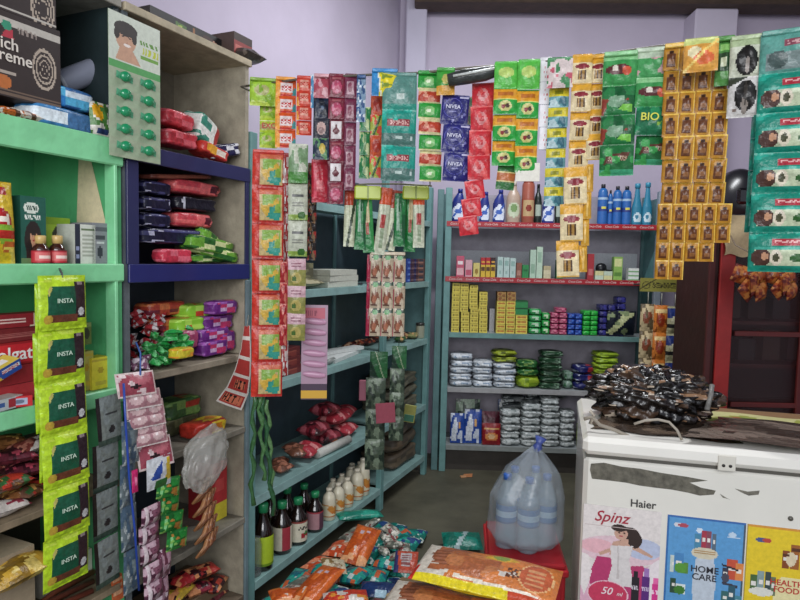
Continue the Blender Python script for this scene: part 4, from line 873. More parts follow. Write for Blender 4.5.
# shelf .50
mrp = P('7a2430', ('n', 'b05a64', 7, 3, .6), ('n', '401820', 6, 6, .6))
for k, (x, z_, d_) in enumerate(((306, 0, .1), (326, 0, .14), (344, 0, .12), (314, .07, .14), (334, .075, .15), (325, .14, .16), (348, .06, .2))):
    s = L.s(x, Z4, d_); put(L, 'candy_bag', pillow(.16, .13, .07, mrp if k % 2 else P('a83440', ('n', 'd88a8a', 7, 3, .62)), 16, 14, k, flat=True), FOIL, s, d_, Z4 + .037 + z_, '%s candy bag, %s in the fourth shelf pile' % (('bright red', 'maroon')[k % 2], ('front left', 'front middle', 'front right', 'left of the second layer', 'right of the second layer', 'topmost', 'rearmost')[k]), 'bag', 'candy bags pile', random.uniform(-.3, .3))
for k in range(4):
    s = L.s(278 + k * 7, Z4, .1); put(L, 'brown_packet', pillow(.10, .08, .04, P('6a4434', ('n', 'a8705a', 6, k, .58)), 12, 10, k, flat=True), FOIL, s, .08 + .05 * (k % 2), Z4 + .022 + .04 * (k // 2), 'brown packet, %s of the small heap by the teal shelf front' % ('lower left', 'lower right', 'upper left', 'upper right')[k], 'packet', 'small brown packets', .5 * k)
m = MB(); m.lathe([(0, 0), (.022, 0), (.022, .30), (0, .30)], 14, ['9a9a94', 'b9b9b2', '9a9a94'])
o = put(L, 'paper_roll', m, PAPER, L.s(318, Z4, .03), .04, Z4 + .0225, 'pale paper roll lying at the edge of the fourth teal shelf', 'roll'); o.rotation_euler = (0, R(90), LA + R(-3))
m = MB(); m.lathe([(.0, 0)] + [(.024 * math.sin(a), .024 - .024 * math.cos(a)) for a in np.linspace(.2, 3.0, 8)] + [(0, .048)], 14, 'b8643a'); put(L, 'orange_ball', m, GLOSS, L.s(335, Z4, .09), .10, Z4, 'small orange ball behind the paper roll', 'ball')
# shelf .14: bottles
dk = '1c120e'
bp_ = [(0, 0), (.92, 0), (1, .02), (1, .50), (.96, .56), (.7, .66), (.42, .76), (.38, .86)]
def lb(x, y0, y1, w_, d, fn_, label, cap='2a8a58', body=dk, group='dark bottles with green caps', capr=.5, prof=bp_, mt=GLASSY, lz=(.08, .52), caph=.13):
    s = L.s(x, Z5 + .1, d); q = L.p(s, d, Z5); r = w_ * q.y / 620 / 2; h = L.z(y0, s, d) - Z5
    return bottle(L, s, d, Z5, h, r, label, body, cap, group, labfn=fn_, mt=mt, prof=prof, capr=capr, labz=lz, caph=caph)
whl = P('d2cdb8', ('e', .44, .28, .05, .12, 'a02a34'), ('e', .56, .28, .05, .12, 'a02a34'), ('e', .5, .4, .04, .1, '3a7a3a'), ('w', .34, .62, .66, .78, '3a3a34'), ('r', 0, .9, 1, 1, '8a3a34'))
lb(263, 502, 556, 21, .045, P('a8c02a', ('r', 0, 0, 1, .06, '6a8a1a')), 'dark bottle with a lime green label, nearest the front end of the bottom shelf')
lb(282, 500, 546, 20, .06, P('cfc8b4', ('r', .35, 0, .5, 1, 'a03440')), 'dark bottle with cream and red label, second from the front end')
lb(298, 497, 541, 19, .045, whl, 'dark bottle with cream label and red fruit picture')
lb(315, 491, 535, 17, .045, P('b0848a', ('r', .42, 0, .55, 1, '5a3a4a'), ('r', 0, .88, 1, 1, 'a03440')), 'dark bottle with a pinkish label next to the white bottles')
lb(287, 486, 530, 17, .15, None, 'dark bottle with green cap in the back row, behind the fruit label bottle')
lb(270, 490, 538, 18, .15, None, 'dark bottle with green cap in the back row, behind the lime label bottle')
lb(304, 483, 525, 16, .15, None, 'dark bottle with green cap in the back row, behind the pinkish label bottle')
cp = [(0, 0), (.92, 0), (1, .02), (1, .62), (.85, .74), (.45, .84), (.40, .88)]
wl = P('d8cfb0', ('e', .5, .5, .14, .3, 'c87a34'), ('n', 'c8883a', 5, 3, .62), ('r', 0, 0, 1, .08, 'b86a2c'))
for k, (x, y0, d_) in enumerate(((329, 487, .05), (338, 482, .05), (347, 477, .05), (357, 468, .05), (333, 478, .13), (342, 473, .13), (351, 466, .13), (360, 461, .13), (352, 463, .20), (363, 457, .05))):
    lb(x, y0, 0, 13.5 if d_ == .05 else 12, d_, wl, 'cream white bottle with orange label, %s' % ('front row next to the dark bottles', 'second in the front row', 'third in the front row', 'large, second from the front row end', 'back row next to the dark bottles', 'second in the back row', 'third in the back row', 'last in the back row', 'rearmost by the back panel', 'front row nearest the rack post')[k], cap='d8d0bc', body='d2cbb4', group='cream bottles with orange labels', prof=cp, mt=GLOSS, capr=.45, caph=.09, lz=(.12, .5))
m = MB(); m.lathe([(0, 0), (.034, 0), (.036, .01), (.036, .13), (.03, .15), (.03, .16), (0, .16)], 18, '8a9290'); put(L, 'clear_jar', m, PET, L.s(254, .2, .04), .045, Z5, 'clear plastic jar at the front end of the bottom shelf', 'jar')
# far bay sacks
for k, (x, y, w_, cc) in enumerate(((412, 368, .34, '6a6a5a'), (418, 384, .34, '5c5c50'))):
    pass
sk = P('6e6a58', ('n', '565244', 6, 3, .5), ('h', 0, .4, 1, .6, '7a7866', 2))
for k in range(3): put(L, 'cloth_sack', brick(.4, .26, .075, sk, k, .35, .08), PAPER, L.s(412, Z4, .15), .17, Z4 + .04 + .078 * k, 'khaki sack, %s of the pile on the fourth shelf of the far bay' % ('lowest', 'middle', 'topmost')[k], 'sack', 'khaki sacks', .05 * k)
for k in range(3): put(L, 'jute_sack', brick(.40, .26, .10, P('6a5c4a', ('n', '4e4438', 6, 3, .5)), k, .35, .08), PAPER, L.s(412, Z5, .15), .17, Z5 + .053 + .103 * k, 'brown jute sack, %s of the pile on the bottom shelf of the far bay' % ('lowest', 'middle', 'topmost')[k], 'sack', 'brown jute sacks', .05 * k)
# ================================================================== the rope and the strips hung over it
RA, RB = Vector((-.56, 2.32, 0)), Vector((1.10, 1.42, 0))
def rope_Y(px):
    q = (px - 400) / FPX; t = (-RA.x + RA.y * q) / ((RB.x - RA.x) - (RB.y - RA.y) * q)
    return RA.y + (RB.y - RA.y) * t
_rp = [(246, 86), (300, 79), (345, 76), (385, 74), (420, 73), (455, 69), (490, 66), (540, 62), (590, 56), (640, 49), (690, 42), (740, 37), (790, 32), (850, 22), (900, 14)]
m = MB(); m.tube([at(x, y, rope_Y(x)) for x, y in _rp], .004, 6, '6a6458')
solo('hanging_rope', m, PAPER, 'thin rope stretched across the shop from which the sachet strips hang', 'rope')
for x, y, yo in ((246, 86, 0.0),):
    p = at(x, y, rope_Y(x)); m = MB(); m.tube([p, p + Vector((-.03, .05, .01)), L.p(A1 - .01, -.012, p.z + .01)], .004, 6, '6a6458'); solo('rope_knot', m, PAPER, 'short tied end of the rope at the front edge of the wooden cabinet', 'rope')
def addtxt(o, w, h, t, txt):
    s_, u, v, sz, cc, sh = txt
    b = max(0, math.sin(math.pi * u)) ** .5 * max(0, math.sin(math.pi * (v - .07) / .86)) ** .55
    letter(o, s_, w * sz, cc, (u - .5) * w, -(t / 2) * b * 1.2 - .0025, (v - .5) * h, sh)
def strip(label, x0, x1, y0, y1, n, fns, off=0.0, cols=1, t=.012, rot=None, group=None, seed=0, lean=0.0, name='sachet_strip', cat='sachets', Y=None, top=True, gap=.96, ncx=18, ncy=20, mt=None, sway=.012, child='sachet', wr=.14, crimp=.07, rag=None, txt=None):
    xc = (x0 + x1) / 2; Yd = (rope_Y(xc) if Y is None else Y) - off
    p = at(xc, y0, Yd); sc_ = (p - CAM).length * 0 + Yd / FPX * (1 / math.cos(math.atan((xc - 400) / FPX))) ** 1
    w = (x1 - x0) * Yd / FPX; H = abs(at(xc, y0, Yd).z - at(xc, y1, Yd).z); h = H / n; cw = w / cols
    a = -.85 * math.atan((xc - 400) / FPX) if rot is None else rot
    w /= max(.6, math.cos(a + math.atan((xc - 400) / FPX))); cw = w / cols
    T = root(name, label, cat, group, p, a)
    if not isinstance(fns, (list, tuple)): fns = [fns]
    rs = random.Random(seed + int(x0))
    th = rs.uniform(0, 6)
    for j in range(cols):
        dx = 0; z = 0
        for k in range(n):
            if rag and k >= rag[j % len(rag)]: break
            fn = fns[(k + (j if len(fns) > 1 and cols > 1 and not rag else 0)) % len(fns)]
            yy = sway * math.sin(k * 1.1 + th) + .002 * j
            me = pillow(cw * .99, h * 1.025, t, fn, ncx, ncy, (k + j) % 3 + seed, crimp * .6, wr)
            o_ = part(T, child, me, mt or FOIL, ((j - (cols - 1) / 2) * cw + lean * (k + .5) * h + dx, yy, -h * (k + .5)), (rs.uniform(-.07, .07), math.atan(lean) + rs.uniform(-.015, .015), rs.uniform(-.06, .06)))
            if txt and id(fn) in txt: addtxt(o_, cw, h, t, txt[id(fn)])
    if top:
        c0 = tuple(fns[0](np.array([.1]), np.array([.95]))[0]); m = MB(); m.box(-w / 2 * .96, w / 2 * .96, -.004, .010, -.004, .0075, c0, .002)
        part(T, 'folded_top', m, FOIL)
    return T
# ---- palettes
lime_a = P('a6cf3e', ('r', 0, .0, 1, .22, 'c4dc5a'), ('e', .45, .6, .3, .2, 'b9b87a'), ('n', '86b02c', 5, 3, .66))
lime_exo = P('b4cf3a', ('r', 0, .25, 1, .6, 'b9ae6a'), ('r', 0, .78, 1, .86, 'e6eeb0'))
or_w = P('dc5a2a', ('r', .25, .25, .85, .78, 'ead9d6'), ('q', [(0, 0), (.25, 0), (.18, 1), (0, 1)], 'f0a03a'), ('w', .28, .35, .8, .66, 'c02a26'), ('r', .25, .05, .9, .16, 'c8342a'), ('q', [(.8, .1), (1, .1), (1, .5), (.9, .55)], '4a9a9a'))
or_r = P('d0402e', ('r', .2, .3, .75, .85, 'e09a86'), ('w', .25, .45, .75, .72, 'c02a26'), ('q', [(0, .0), (.2, .0), (.1, .6), (0, .6)], 'f09a30'), ('e', .55, .2, .35, .1, 'e87a6a'))
strip('lime green sachet strip folded wide over the rope next to the wooden cabinet', 250, 277, 80, 105, 1, lime_a, off=.03, t=.02)
strip('lime green sachet strip marked EXO in red, below the wide folded lime sachet', 260, 277, 103, 148, 3, [lime_a, lime_exo, lime_a], off=-.02, t=.014, txt={id(lime_exo): ('EXO', .55, .34, .42, 'c03a2a', 0)})
strip('orange and white sachet strip with red letters, first orange one from the cabinet', 276, 296, 79, 148, 4, or_w)
strip('orange red sachet strip with thinner columns, second orange one from the cabinet', 297, 312, 78, 135, 4, or_r, off=.02)
strip('narrow sky blue and white foil strip left of the dark blue strip', 311, 318, 77, 108, 2, P('5a9ac4', ('n', 'e0e8f0', 4, 3, .55)), off=.01)
strip('dark navy sachet strip with pale figures and a rounded red top', 314, 330, 76, 160, 4, [P('b04a5a', ('n', 'd8a0a8', 5, 3, .6)), P('1f2a40', ('e', .6, .6, .16, .2, '5a6a80'), ('n', '0f1626', 4, 3, .5)), P('2a2c38', ('e', .5, .5, .3, .3, 'c9a8a0'), ('e', .5, .4, .2, .15, '8a6a68')), P('1d3044', ('n', '5a8a5a', 5, 3, .6), ('e', .6, .5, .2, .25, 'c8b050'))], off=.04)
mar1 = P('6a1f30', ('r', .15, .12, .85, .88, 'e0d8d8'), ('e', .5, .45, .2, .17, '6a3038'), ('r', .46, .5, .56, .76, '6a3038')); mar2 = P('7a2236', ('e', .5, .45, .33, .3, 'b84a68'), ('n', 'd88aa0', 7, 3, .62, .2, .2, .8, .7), ('r', .2, .8, .8, .9, 'a05a60'))
strip('maroon sachet strip alternating with white panels showing a dark pot', 329, 345, 76, 204, 6, [mar2, mar2, mar1, mar2, mar1, mar2], sway=.008, off=.01)
strip('dusty maroon sachet strip with pale pink panels, right of the white panel strip', 345, 357, 76, 190, 5, P('74304a', ('r', .15, .15, .8, .7, 'b8929c'), ('e', .45, .45, .2, .2, '8a4a5c')), off=-.02)
strip('bright red narrow sachets hanging below the dark navy strip', 312, 330, 160, 202, 1, P('b8283a', ('r', .1, .1, .3, .9, 'd85a6a'), ('r', .3, .3, .6, .5, 'e07a80')), Y=2.22, top=False, t=.02)
strip('silvery blue twisted foil strip between the maroon and the orange green strips', 357, 366, 77, 122, 3, P('8aa4bc', ('n', '3a5a8a', 5, 3, .6), ('n', 'e0e6ee', 5, 6, .66)), off=.02)
strip('green sachet strip with pale bands, left of the orange yellow one', 360, 371, 108, 178, 3, P('2c7a48', ('n', 'b8c890', 5, 3, .6), ('r', .4, .2, .6, .9, '7a9a6a')), Y=2.08, top=False)
strip('yellow green and orange sachet strip left of the large teal sachets', 371, 384, 94, 178, 4, [P('c4502c', ('e', .5, .5, .35, .3, 'a83020')), P('a8b048', ('n', 'd8503a', 5, 3, .6), ('d', .5, .5, .6, .1, '3a5a34'))], off=-.01, top=False)
strip('bright blue and yellow pouch folded over the rope with a zigzag print', 372, 398, 71, 95, 1, P('e6d42a', ('r', 0, 0, .28, 1, '3a8ac4'), ('q', [(.35, .9), (.9, .75), (.4, .65)], '8aa040'), ('q', [(.35, .55), (.9, .42), (.4, .32)], '8aa040'), ('d', .3, .5, -.1, .03, 'e8e8d8')), off=.06, t=.03)
teal = P('1f8f7e', ('r', 0, .0, 1, .36, '4a7068'), ('r', .14, .52, .82, .72, '8a2c34'), ('w', .2, .57, .78, .68, 'd8a8a0'), ('r', .4, .2, .62, .26, 'b8ccc4'), ('n', '2fae9a', 5, 3, .66, 0, .7, 1, 1), ('r', .84, .16, .9, .26, 'b8c8c4'))
strip('large teal sachet strip with dark red label bands, below the yellow blue pouch', 383, 417, 75, 181, 3, [P('5a8a80', ('r', .4, .3, .65, .45, 'c0d0c8'), ('r', 0, 0, 1, .2, '2f8f7e')), teal, teal], t=.022, ncx=34, ncy=26, off=.03, sway=.006)
gr1 = P('2f9a3c', ('e', .5, .5, .25, .3, '8ac47a'), ('e', .45, .5, .1, .12, 'e0e8c8'), ('r', 0, .0, 1, .12, 'd6cf9a')); gr2 = P('b9432c', ('n', 'e09a80', 6, 3, .58), ('r', 0, .82, 1, 1, 'd8cf9a'), ('r', 0, 0, 1, .16, 'd8cf9a'))
strip('green and brick red alternating sachet strip between the teal and the navy strips', 418, 440, 73, 181, 7, [gr1, gr2], t=.014, lean=.04)
strip('short green and orange sachet over the rope just before the navy strip', 437, 455, 70, 95, 1, P('3f9a3a', ('r', 0, 0, 1, .35, 'd8a040'), ('e', .5, .6, .2, .2, 'c8c06a')), off=.05, t=.02)
niv = P('24246e', ('o', .42, .55, .36, .33, '5a5aa8', .86), ('r', .66, .88, .98, .93, 'c0c0dc'), ('r', .3, .42, .56, .45, '8a8ac0'), ('e', .86, .35, .04, .05, '7a7ab8'), ('e', .8, .28, .03, .05, '8a8ac4'), ('e', .45, .13, .05, .06, '9a9ad0'))
strip('navy sachet strip with round NIVEA emblems', 441, 468, 95, 181, 3, niv, t=.016, ncx=34, ncy=34, lean=.06, off=.02, top=False, sway=.005, txt={id(niv): ('NIVEA', .43, .52, .19, 'd4d4ea', 0)})
m = MB(); m.tube([(-.075, 0, -.012), (-.03, .002, -.002), (.03, 0, .006), (.085, -.002, .02)], [.018, .022, .021, .014], 12, '3c3f3e')
m.tube([(-.06, -.022, -.006), (.0, -.024, .004), (.07, -.017, .018)], .004, 6, 'c8ccc8')
solo('foil_roll', m, FOIL, 'black and silver crumpled foil roll tied on the rope above the navy strip', 'roll', None, at(474, 76, rope_Y(474) - .05), (0, 0, -.1))
red = P('c8303a', ('e', .5, .5, .26, .24, 'd8888a'), ('e', .5, .5, .14, .12, 'b82830'), ('n', 'e05a5a', 5, 3, .68), ('r', 0, .94, 1, 1, 'e06a6a'))
strip('long bright red sachet strip reaching down to the back rack', 473, 495, 82, 180, 4, red, t=.016, off=.0, lean=-.03, top=False)
strip('red sachets swinging lower, end of the bright red strip in front of the bottles', 467, 486, 180, 235, 3, red, t=.014, Y=1.86, lean=-.15, top=False)
strip('pale green and white sachet strip glimpsed between the navy and the red strips', 464, 474, 96, 170, 4, P('7ab08a', ('n', 'd8d8c0', 5, 3, .55)), off=-.06, top=False)
ga = P('2c9e3e', ('r', 0, .58, 1, .98, 'dc9a2c'), ('r', .15, .7, .85, .84, 'b86a20'), ('e', .5, .3, .28, .2, 'c8c478'), ('e', .42, .28, .09, .08, '8a2a2a'), ('e', .6, .3, .09, .08, '4a2a20'), ('r', 0, .55, 1, .58, 'd8d070'))
gtop = P('58b848', ('e', .5, .6, .35, .2, 'b8d070'))
strip('green sachet strip with orange bands, left one of the matching pair', 495, 518, 64, 165, 4, [gtop, ga, ga, ga], t=.018, off=.03, group=None, ncx=24, ncy=26)
strip('green sachet strip with orange bands, right one of the matching pair', 518.5, 540, 62, 172, 4, [gtop, ga, ga, ga], t=.018, off=.02, ncx=24, ncy=26)
m = MB(); m.box(-.034, .034, -.001, .001, -.052, 0, 'd8d4c8', .0005); solo('white_card', m, PAPER, 'small blank white card hanging below the right green and orange strip', 'card', None, at(528, 163, rope_Y(528) - .02), (0, 0, -.15))
strip('dark green and orange sachet tilted below the left green and orange strip', 496, 514, 165, 190, 1, P('2c6a34', ('r', 0, .35, 1, .65, 'b86a3a'), ('r', 0, .65, 1, .72, 'd8c88a'), ('r', 0, .28, 1, .35, 'd8c88a')), Y=1.86, top=False, lean=.1)
whc = P('e2dfe4', ('e', .35, .45, .05, .05, 'c03a4a'), ('e', .6, .45, .05, .05, 'c03a4a'), ('e', .48, .25, .05, .05, 'c03a4a'), ('e', .42, .65, .04, .04, 'c03a4a'), ('r', .84, .15, .88, .85, '5a5a6a'), ('r', 0, 0, 1, .03, '9a9aa4'))
strip('white card strip with small red dots, right of the green and orange pair', 540, 552, 60, 150, 4, whc, t=.005, mt=PAPER, lean=.03, sway=.003, wr=.05)
bly = P('6aa0a8', ('r', 0, .5, 1, .95, 'cfc030'), ('r', .3, .6, .7, .8, '8a8a20'), ('q', [(0, 0), (.6, 0), (.3, .4), (0, .3)], 'b4ccd0'), ('n', '3a6a7a', 5, 3, .62, 0, 0, 1, .5))
strip('small blue grey and yellow sachet strip before the cream gold pair', 551, 570, 68, 206, 7, bly, t=.013, off=.01, lean=-.015)
strip('pale pink and white sachets bunched on the rope above the blue yellow strip', 548, 573, 60, 88, 1, P('d8c8c4', ('n', '4a8a5a', 5, 3, .66), ('n', 'c05a6a', 5, 6, .72)), off=.05, t=.02)
crm = P('e2cfa4', ('r', 0, .72, 1, 1, 'd9a235'), ('r', .3, .14, .72, .48, '4a3018'), ('v', .34, .16, .7, .46, 'a88040', 2), ('e', .5, .6, .36, .09, '8a3038'), ('r', 0, 0, 1, .05, 'c89a3a'))
strip('cream and gold sachet strip with dark grain emblems, left long one of the pair', 573, 592, 57, 168, 4, crm, t=.018, off=.03, ncx=24, ncy=26)
strip('cream and gold sachet strip with dark grain emblems, right one of the pair', 590, 608, 57, 160, 4, crm, t=.018, off=.01, ncx=24, ncy=26)
strip('lower cream and gold sachet column hanging down before the back rack shelves', 566, 588, 168, 277, 3, crm, t=.016, Y=1.72, top=False, lean=-.06, ncx=24, ncy=26)
strip('narrow side on gold sachets next to the lower cream and gold column', 586, 594, 165, 272, 4, P('cf9c34', ('r', .4, .1, .6, .9, 'e6c070')), t=.016, Y=1.72, top=False, lean=-.03)
g1 = P('2c7a44', ('e', .45, .45, .3, .2, '7aa080'), ('n', '1f5a34', 4, 3, .55), ('n', '8a3a2c', 4, 8, .8), ('q', [(.5, .2), (.9, .1), (.9, .35), (.6, .35)], '7ac04a'))
g2 = P('246a3a', ('q', [(.1, .35), (.8, .5), (.9, .75), (.2, .65)], '5a3428'), ('w', .25, .48, .8, .62, 'a89078'), ('r', 0, 0, 1, .2, '3f9a70'), ('n', '3f9a50', 4, 6, .62))
g3 = P('3f9450', ('e', .45, .5, .4, .16, '5a2a2a'), ('e', .35, .55, .1, .1, 'd8d0c0'), ('e', .7, .45, .14, .14, 'c8553a'), ('r', 0, .8, 1, 1, '8ac48a')); g4 = P('1f6c48', ('e', .75, .35, .2, .1, '8ab83a'), ('n', '2f8a5a', 4, 3, .6))
strip('big green sachet strip with red flower print, left one of the two green ones', 605, 637, 54, 176, 4, [g3, g1, g1, g2], t=.03, ncx=30, ncy=26, off=.04)
strip('big green sachet strip with BIO lettering, right one of the two green ones', 637, 672, 50, 165, 4, [P('4a9a5a', ('n', 'c8a0a0', 4, 3, .6), ('r', 0, .7, 1, 1, 'b8c8b0')), g3, g4, g2], t=.03, ncx=30, ncy=26, off=.01, lean=.04, txt={id(g4): ('BIO', .36, .46, .3, 'c8c83a', 0)})
gold = P('b07c26', ('r', .24, .12, .78, .66, '5e3418'), ('r', .38, .66, .64, .84, '3a2010'), ('r', .34, .26, .68, .44, '8a5a30'), ('r', 0, .94, 1, 1, 'e0b850'), ('r', .93, 0, 1, 1, 'e0b850'), ('r', 0, 0, .05, 1, 'a8741c'))
strip('long gold sachet curtain printed with little brown bottles', 667, 725, 44, 205, 7, gold, t=.012, cols=4, off=.03, ncx=14, ncy=16, lean=.03, crimp=.05)
strip('lower ragged end of gold sachets in front of the dark red showcase', 661, 728, 204, 280, 4, gold, t=.012, cols=5, Y=1.55, top=False, rag=(4, 4, 3, 3, 2), ncx=14, ncy=16, sway=.01)
strip('orange and cream fruit pouch folded over the top of the gold curtain', 686, 717, 41, 72, 1, P('dca04a', ('e', .3, .6, .2, .2, 'e8dcb0'), ('e', .6, .4, .3, .2, 'd86a3a'), ('r', 0, .85, 1, 1, 'c8d080'), ('d', .5, .5, 1, .06, 'e8c870')), off=.09, t=.03)
strip('folded green pouch hanging between the fruit pouch and the white black sachets', 718, 734, 39, 84, 1, P('4f8a44', ('r', .1, .3, .9, .7, '2c4a2c'), ('r', .2, .75, .9, .9, '8ac06a'), ('r', .3, .4, .6, .6, 'c8d0b0')), off=.05, t=.025)
strip('small dark green sachet hanging behind the folded green pouch', 716, 727, 72, 97, 1, P('2a4a30', ('e', .5, .5, .2, .3, '6a8a5a')), off=-.03, top=False)
wb = P('cfccc8', ('e', .52, .52, .33, .38, '1c1a18'), ('e', .5, .3, .1, .22, '8a8078'), ('e', .52, .6, .05, .3, '3c3834'), ('e', .22, .18, .06, .05, '8a7a70'), ('q', [(0, .75), (.6, 1), (0, 1)], '3a4034'))
strip('white pouch strip with big black hair ovals, beside the teal soap sachets', 733, 763, 38, 117, 2, [P('c8ccb8', ('e', .5, .42, .33, .36, '1c1a18'), ('e', .52, .3, .07, .2, '9a9088'), ('r', 0, .78, 1, 1, 'a8b890')), wb], t=.03, off=.05, ncx=26, ncy=28, sway=.003)
med = P('17806c', ('r', .08, .16, 1, .58, 'b9c4a4'), ('e', .20, .37, .16, .22, '4a3028'), ('e', .26, .40, .06, .09, 'c09070'), ('e', .44, .37, .10, .20, 'd8ceb8'), ('e', .44, .37, .05, .12, '4a4a34'), ('e', .78, .36, .13, .10, '2c5a28'), ('r', .36, .68, 1, .84, 'a82a38'), ('w', .42, .72, .97, .80, 'dca8a4'), ('r', .08, .58, 1, .62, '3aa08c'), ('n', '229a84', 5, 3, .7, 0, .85, 1, 1))
medt = P('5a968a', ('r', .08, .1, 1, .5, '7a8a88'), ('e', .28, .34, .16, .2, '4a5a58'), ('r', .36, .62, 1, .8, '8a4a58'), ('w', .42, .67, .97, .76, 'c8a0a0'), ('e', .8, .3, .12, .1, '3a4a3a'))
strip('large teal soap sachets with red labels and a portrait, furthest right on the rope', 766, 822, 31, 272, 6, [medt, med, med, med, med, med], t=.03, off=.06, ncx=44, ncy=30, rot=-.5, sway=.004)
strip('narrow teal column of side on sachets left of the large teal soap sachets', 753, 767, 108, 232, 4, P('1d7c6c', ('r', .25, .2, .8, .7, '8ab0a8'), ('n', '2a9a86', 4, 3, .6)), t=.04, off=.0, top=False, Y=1.5)

# ---------------------------------------------------------------- lower strips in front of the teal rack
nood = P('b8342c', ('r', .22, .08, .95, .92, 'c9b27c'), ('e', .6, .45, .32, .26, 'd8b048'), ('n', '3a9a8a', 5, 3, .6, .3, .1, .9, .6), ('n', '8ab04a', 5, 7, .62, .3, .3, .9, .9), ('r', .25, .78, .95, .9, 'd06a4a'), ('r', .0, 0, .2, 1, 'cf3a2c'))
strip('long red edged sachet strip with colourful food prints beside the wooden cabinet', 253, 284, 152, 396, 7, nood, t=.024, Y=2.24, ncx=22, ncy=24, sway=.014, off=0, top=True)
strip('narrow silver and red side on sachets right of the long red edged strip', 283, 290, 155, 375, 8, P('b9a8a4', ('n', '9a2a2c', 5, 3, .5), ('n', 'e8e0dc', 5, 6, .66)), t=.016, Y=2.26)
ric = P('bfc2ae', ('r', 0, 0, 1, .16, '8aa44a'), ('h', .2, .62, .8, .72, '5a5a58', 1), ('h', .2, .35, .8, .55, '8a8a80', 3), ('e', .7, .12, .2, .1, '3a6a2c'), ('r', 0, .95, 1, 1, '7a8a5a'))
strip('white and green sachet strip with grey writing, right of the red edged strip', 289, 308, 146, 256, 3, [P('7a9a70', ('n', 'c8ccb8', 5, 3, .55), ('r', 0, 0, 1, .3, '4a8a3a')), ric, ric], t=.018, Y=2.2, ncx=26, ncy=28)
pc = P('c8a0a8', ('r', 0, 0, 1, .58, '8c8a48'), ('e', .5, .3, .3, .2, 'b8a860'), ('e', .4, .28, .12, .1, '4a6a30'), ('h', .2, .7, .8, .9, '8a5060', 2), ('r', .0, 0, .08, 1, 'a83038'))
strip('pink topped sachet strip with yellow green pictures, below the white and green strip', 287, 306, 259, 340, 3, pc, t=.014, Y=2.2, top=False)
strip('red side edge sachets running beside the pink topped strip', 280, 288, 262, 345, 4, P('a82a30', ('n', 'd87a6a', 5, 3, .6)), t=.014, Y=2.22, top=False)
strip('red card with a yellow sun picture under the long red edged strip', 266, 283, 340, 366, 1, P('b83a34', ('r', .1, .2, .9, .85, 'b06048'), ('e', .5, .5, .26, .26, 'd8b83a'), ('e', .5, .5, .12, .12, '5a4a20'), ('r', 0, .9, 1, 1, 'd8a090')), Y=2.3, t=.004, mt=PAPER, top=False)
strip('dark narrow strip of black and brown sachets behind the white and green strip', 308, 317, 165, 260, 5, P('2a2220', ('n', '8a6a4a', 5, 3, .6), ('n', 'a83a34', 5, 6, .7)), t=.012, Y=2.3)
# pink blister strip
T = root('blister_card', 'long pink blister card of paired tablets like bars, hanging before the third teal shelf', 'blister card', None, at(315, 305, 2.3), .1)
w = 26 * 2.3 / 620; H = 80 * 2.3 / 620
m = MB(); U = np.linspace(0, 1, 30); UU, VV = np.meshgrid(U, U); m.grid((UU - .5) * w, 0 * UU - .001, (VV - 1) * H, P('a88a9c', ('r', .1, .84, .9, .95, 'b85a6a'), ('w', .15, .86, .6, .93, '8a3048')), False)
m.box(-w / 2, w / 2, -.0005, .002, -H, 0, 'a08494'); m.box(-w / 2, w / 2, -.001, .002, -H - .06, -H, '4a3a4a'); m.box(-w / 2, w / 2, -.0016, .002, -H - .055, -H - .025, 'cfa23a')
part(T, 'card', m, GLOSS)
for k in range(6):
    m = MB(); m.lathe([(0, 0), (.5, .02), (.9, .25), (1, .5), (.9, .75), (.5, .98), (0, 1)], 12, 'b98aa4'); me = m.mesh('blister') if k == 0 else me
    o = part(T, 'blister', me, GLOSS, (w * .44, -.006, -H * (.22 + .135 * k)), (0, R(-84), 0)); o.scale = (.013, .009, w * .88)
# lime and green stick packs row
stk = [P('c8ccae', ('r', 0, .68, 1, 1, 'b0442c'), ('d', .5, .25, .8, .12, '3a4a34')), P('2a7a42', ('r', .2, .3, .5, .9, '8aa890'), ('n', '1f5a34', 4, 3, .6)), P('3a8f4c', ('q', [(0, .0), (1, 0), (.0, .7)], '1f7a3a'), ('r', .3, .5, .7, .95, 'c8b890'), ('r', .35, .3, .6, .5, 'a85a4a')), P('c4c8b0', ('r', 0, .75, 1, 1, 'd0532e'), ('r', .4, .1, .7, .6, '8a9a7a'), ('e', .5, .5, .25, .12, 'a83a34'))]
for k in range(8):
    x = 346 + k * 10; y0 = 188 + (k % 3) * 3; y1 = 246 + (0, 3, 6, 8, 4, 0, 5, 1)[k]
    strip(('cream and orange', 'dark green', 'green and white diagonal', 'cream and red')[k % 4] + ' stick pack ' + ('hanging leftmost in the row below the maroon strips', 'second from left in the row', 'third from left, under the orange strip', 'left of the lime hanger pair', 'under the large teal sachets', 'right of the one under the teal sachets', 'second from right in the row', 'at the right end of the row')[k], x - 1.5, x + 10, y0, y1, 1, stk[k % 4], Y=2.16 - .03 * (k % 2), t=.018, top=False, name='stick_pack', cat='sachet', group='stick packs row', lean=(.0, .05, -.08, .1, .12, 0, .04, -.03)[k])
for k, x in enumerate((368, 412)):
    m = MB(); m.box(-.045, .045, -.006, .006, -.045, 0, 'a9b83a', .004); m.box(-.003, .003, -.008, .008, -.044, -.001, '7a8a28', .001)
    solo('lime_hanger', m, GLOSS, 'lime yellow folded header holding the stick packs, ' + ('left', 'right')[k] + ' one of two', 'hanger', 'lime headers', at(x + 4 * k, 186, 2.12), (0, 0, .1))
m = MB(); m.tube([at(340, 186, 2.17), at(368, 184, 2.16), at(400, 184, 2.15), at(432, 186, 2.13)], .003, 5, '7a7a60'); solo('lower_string', m, PAPER, 'thin string carrying the row of green and white stick packs', 'string')
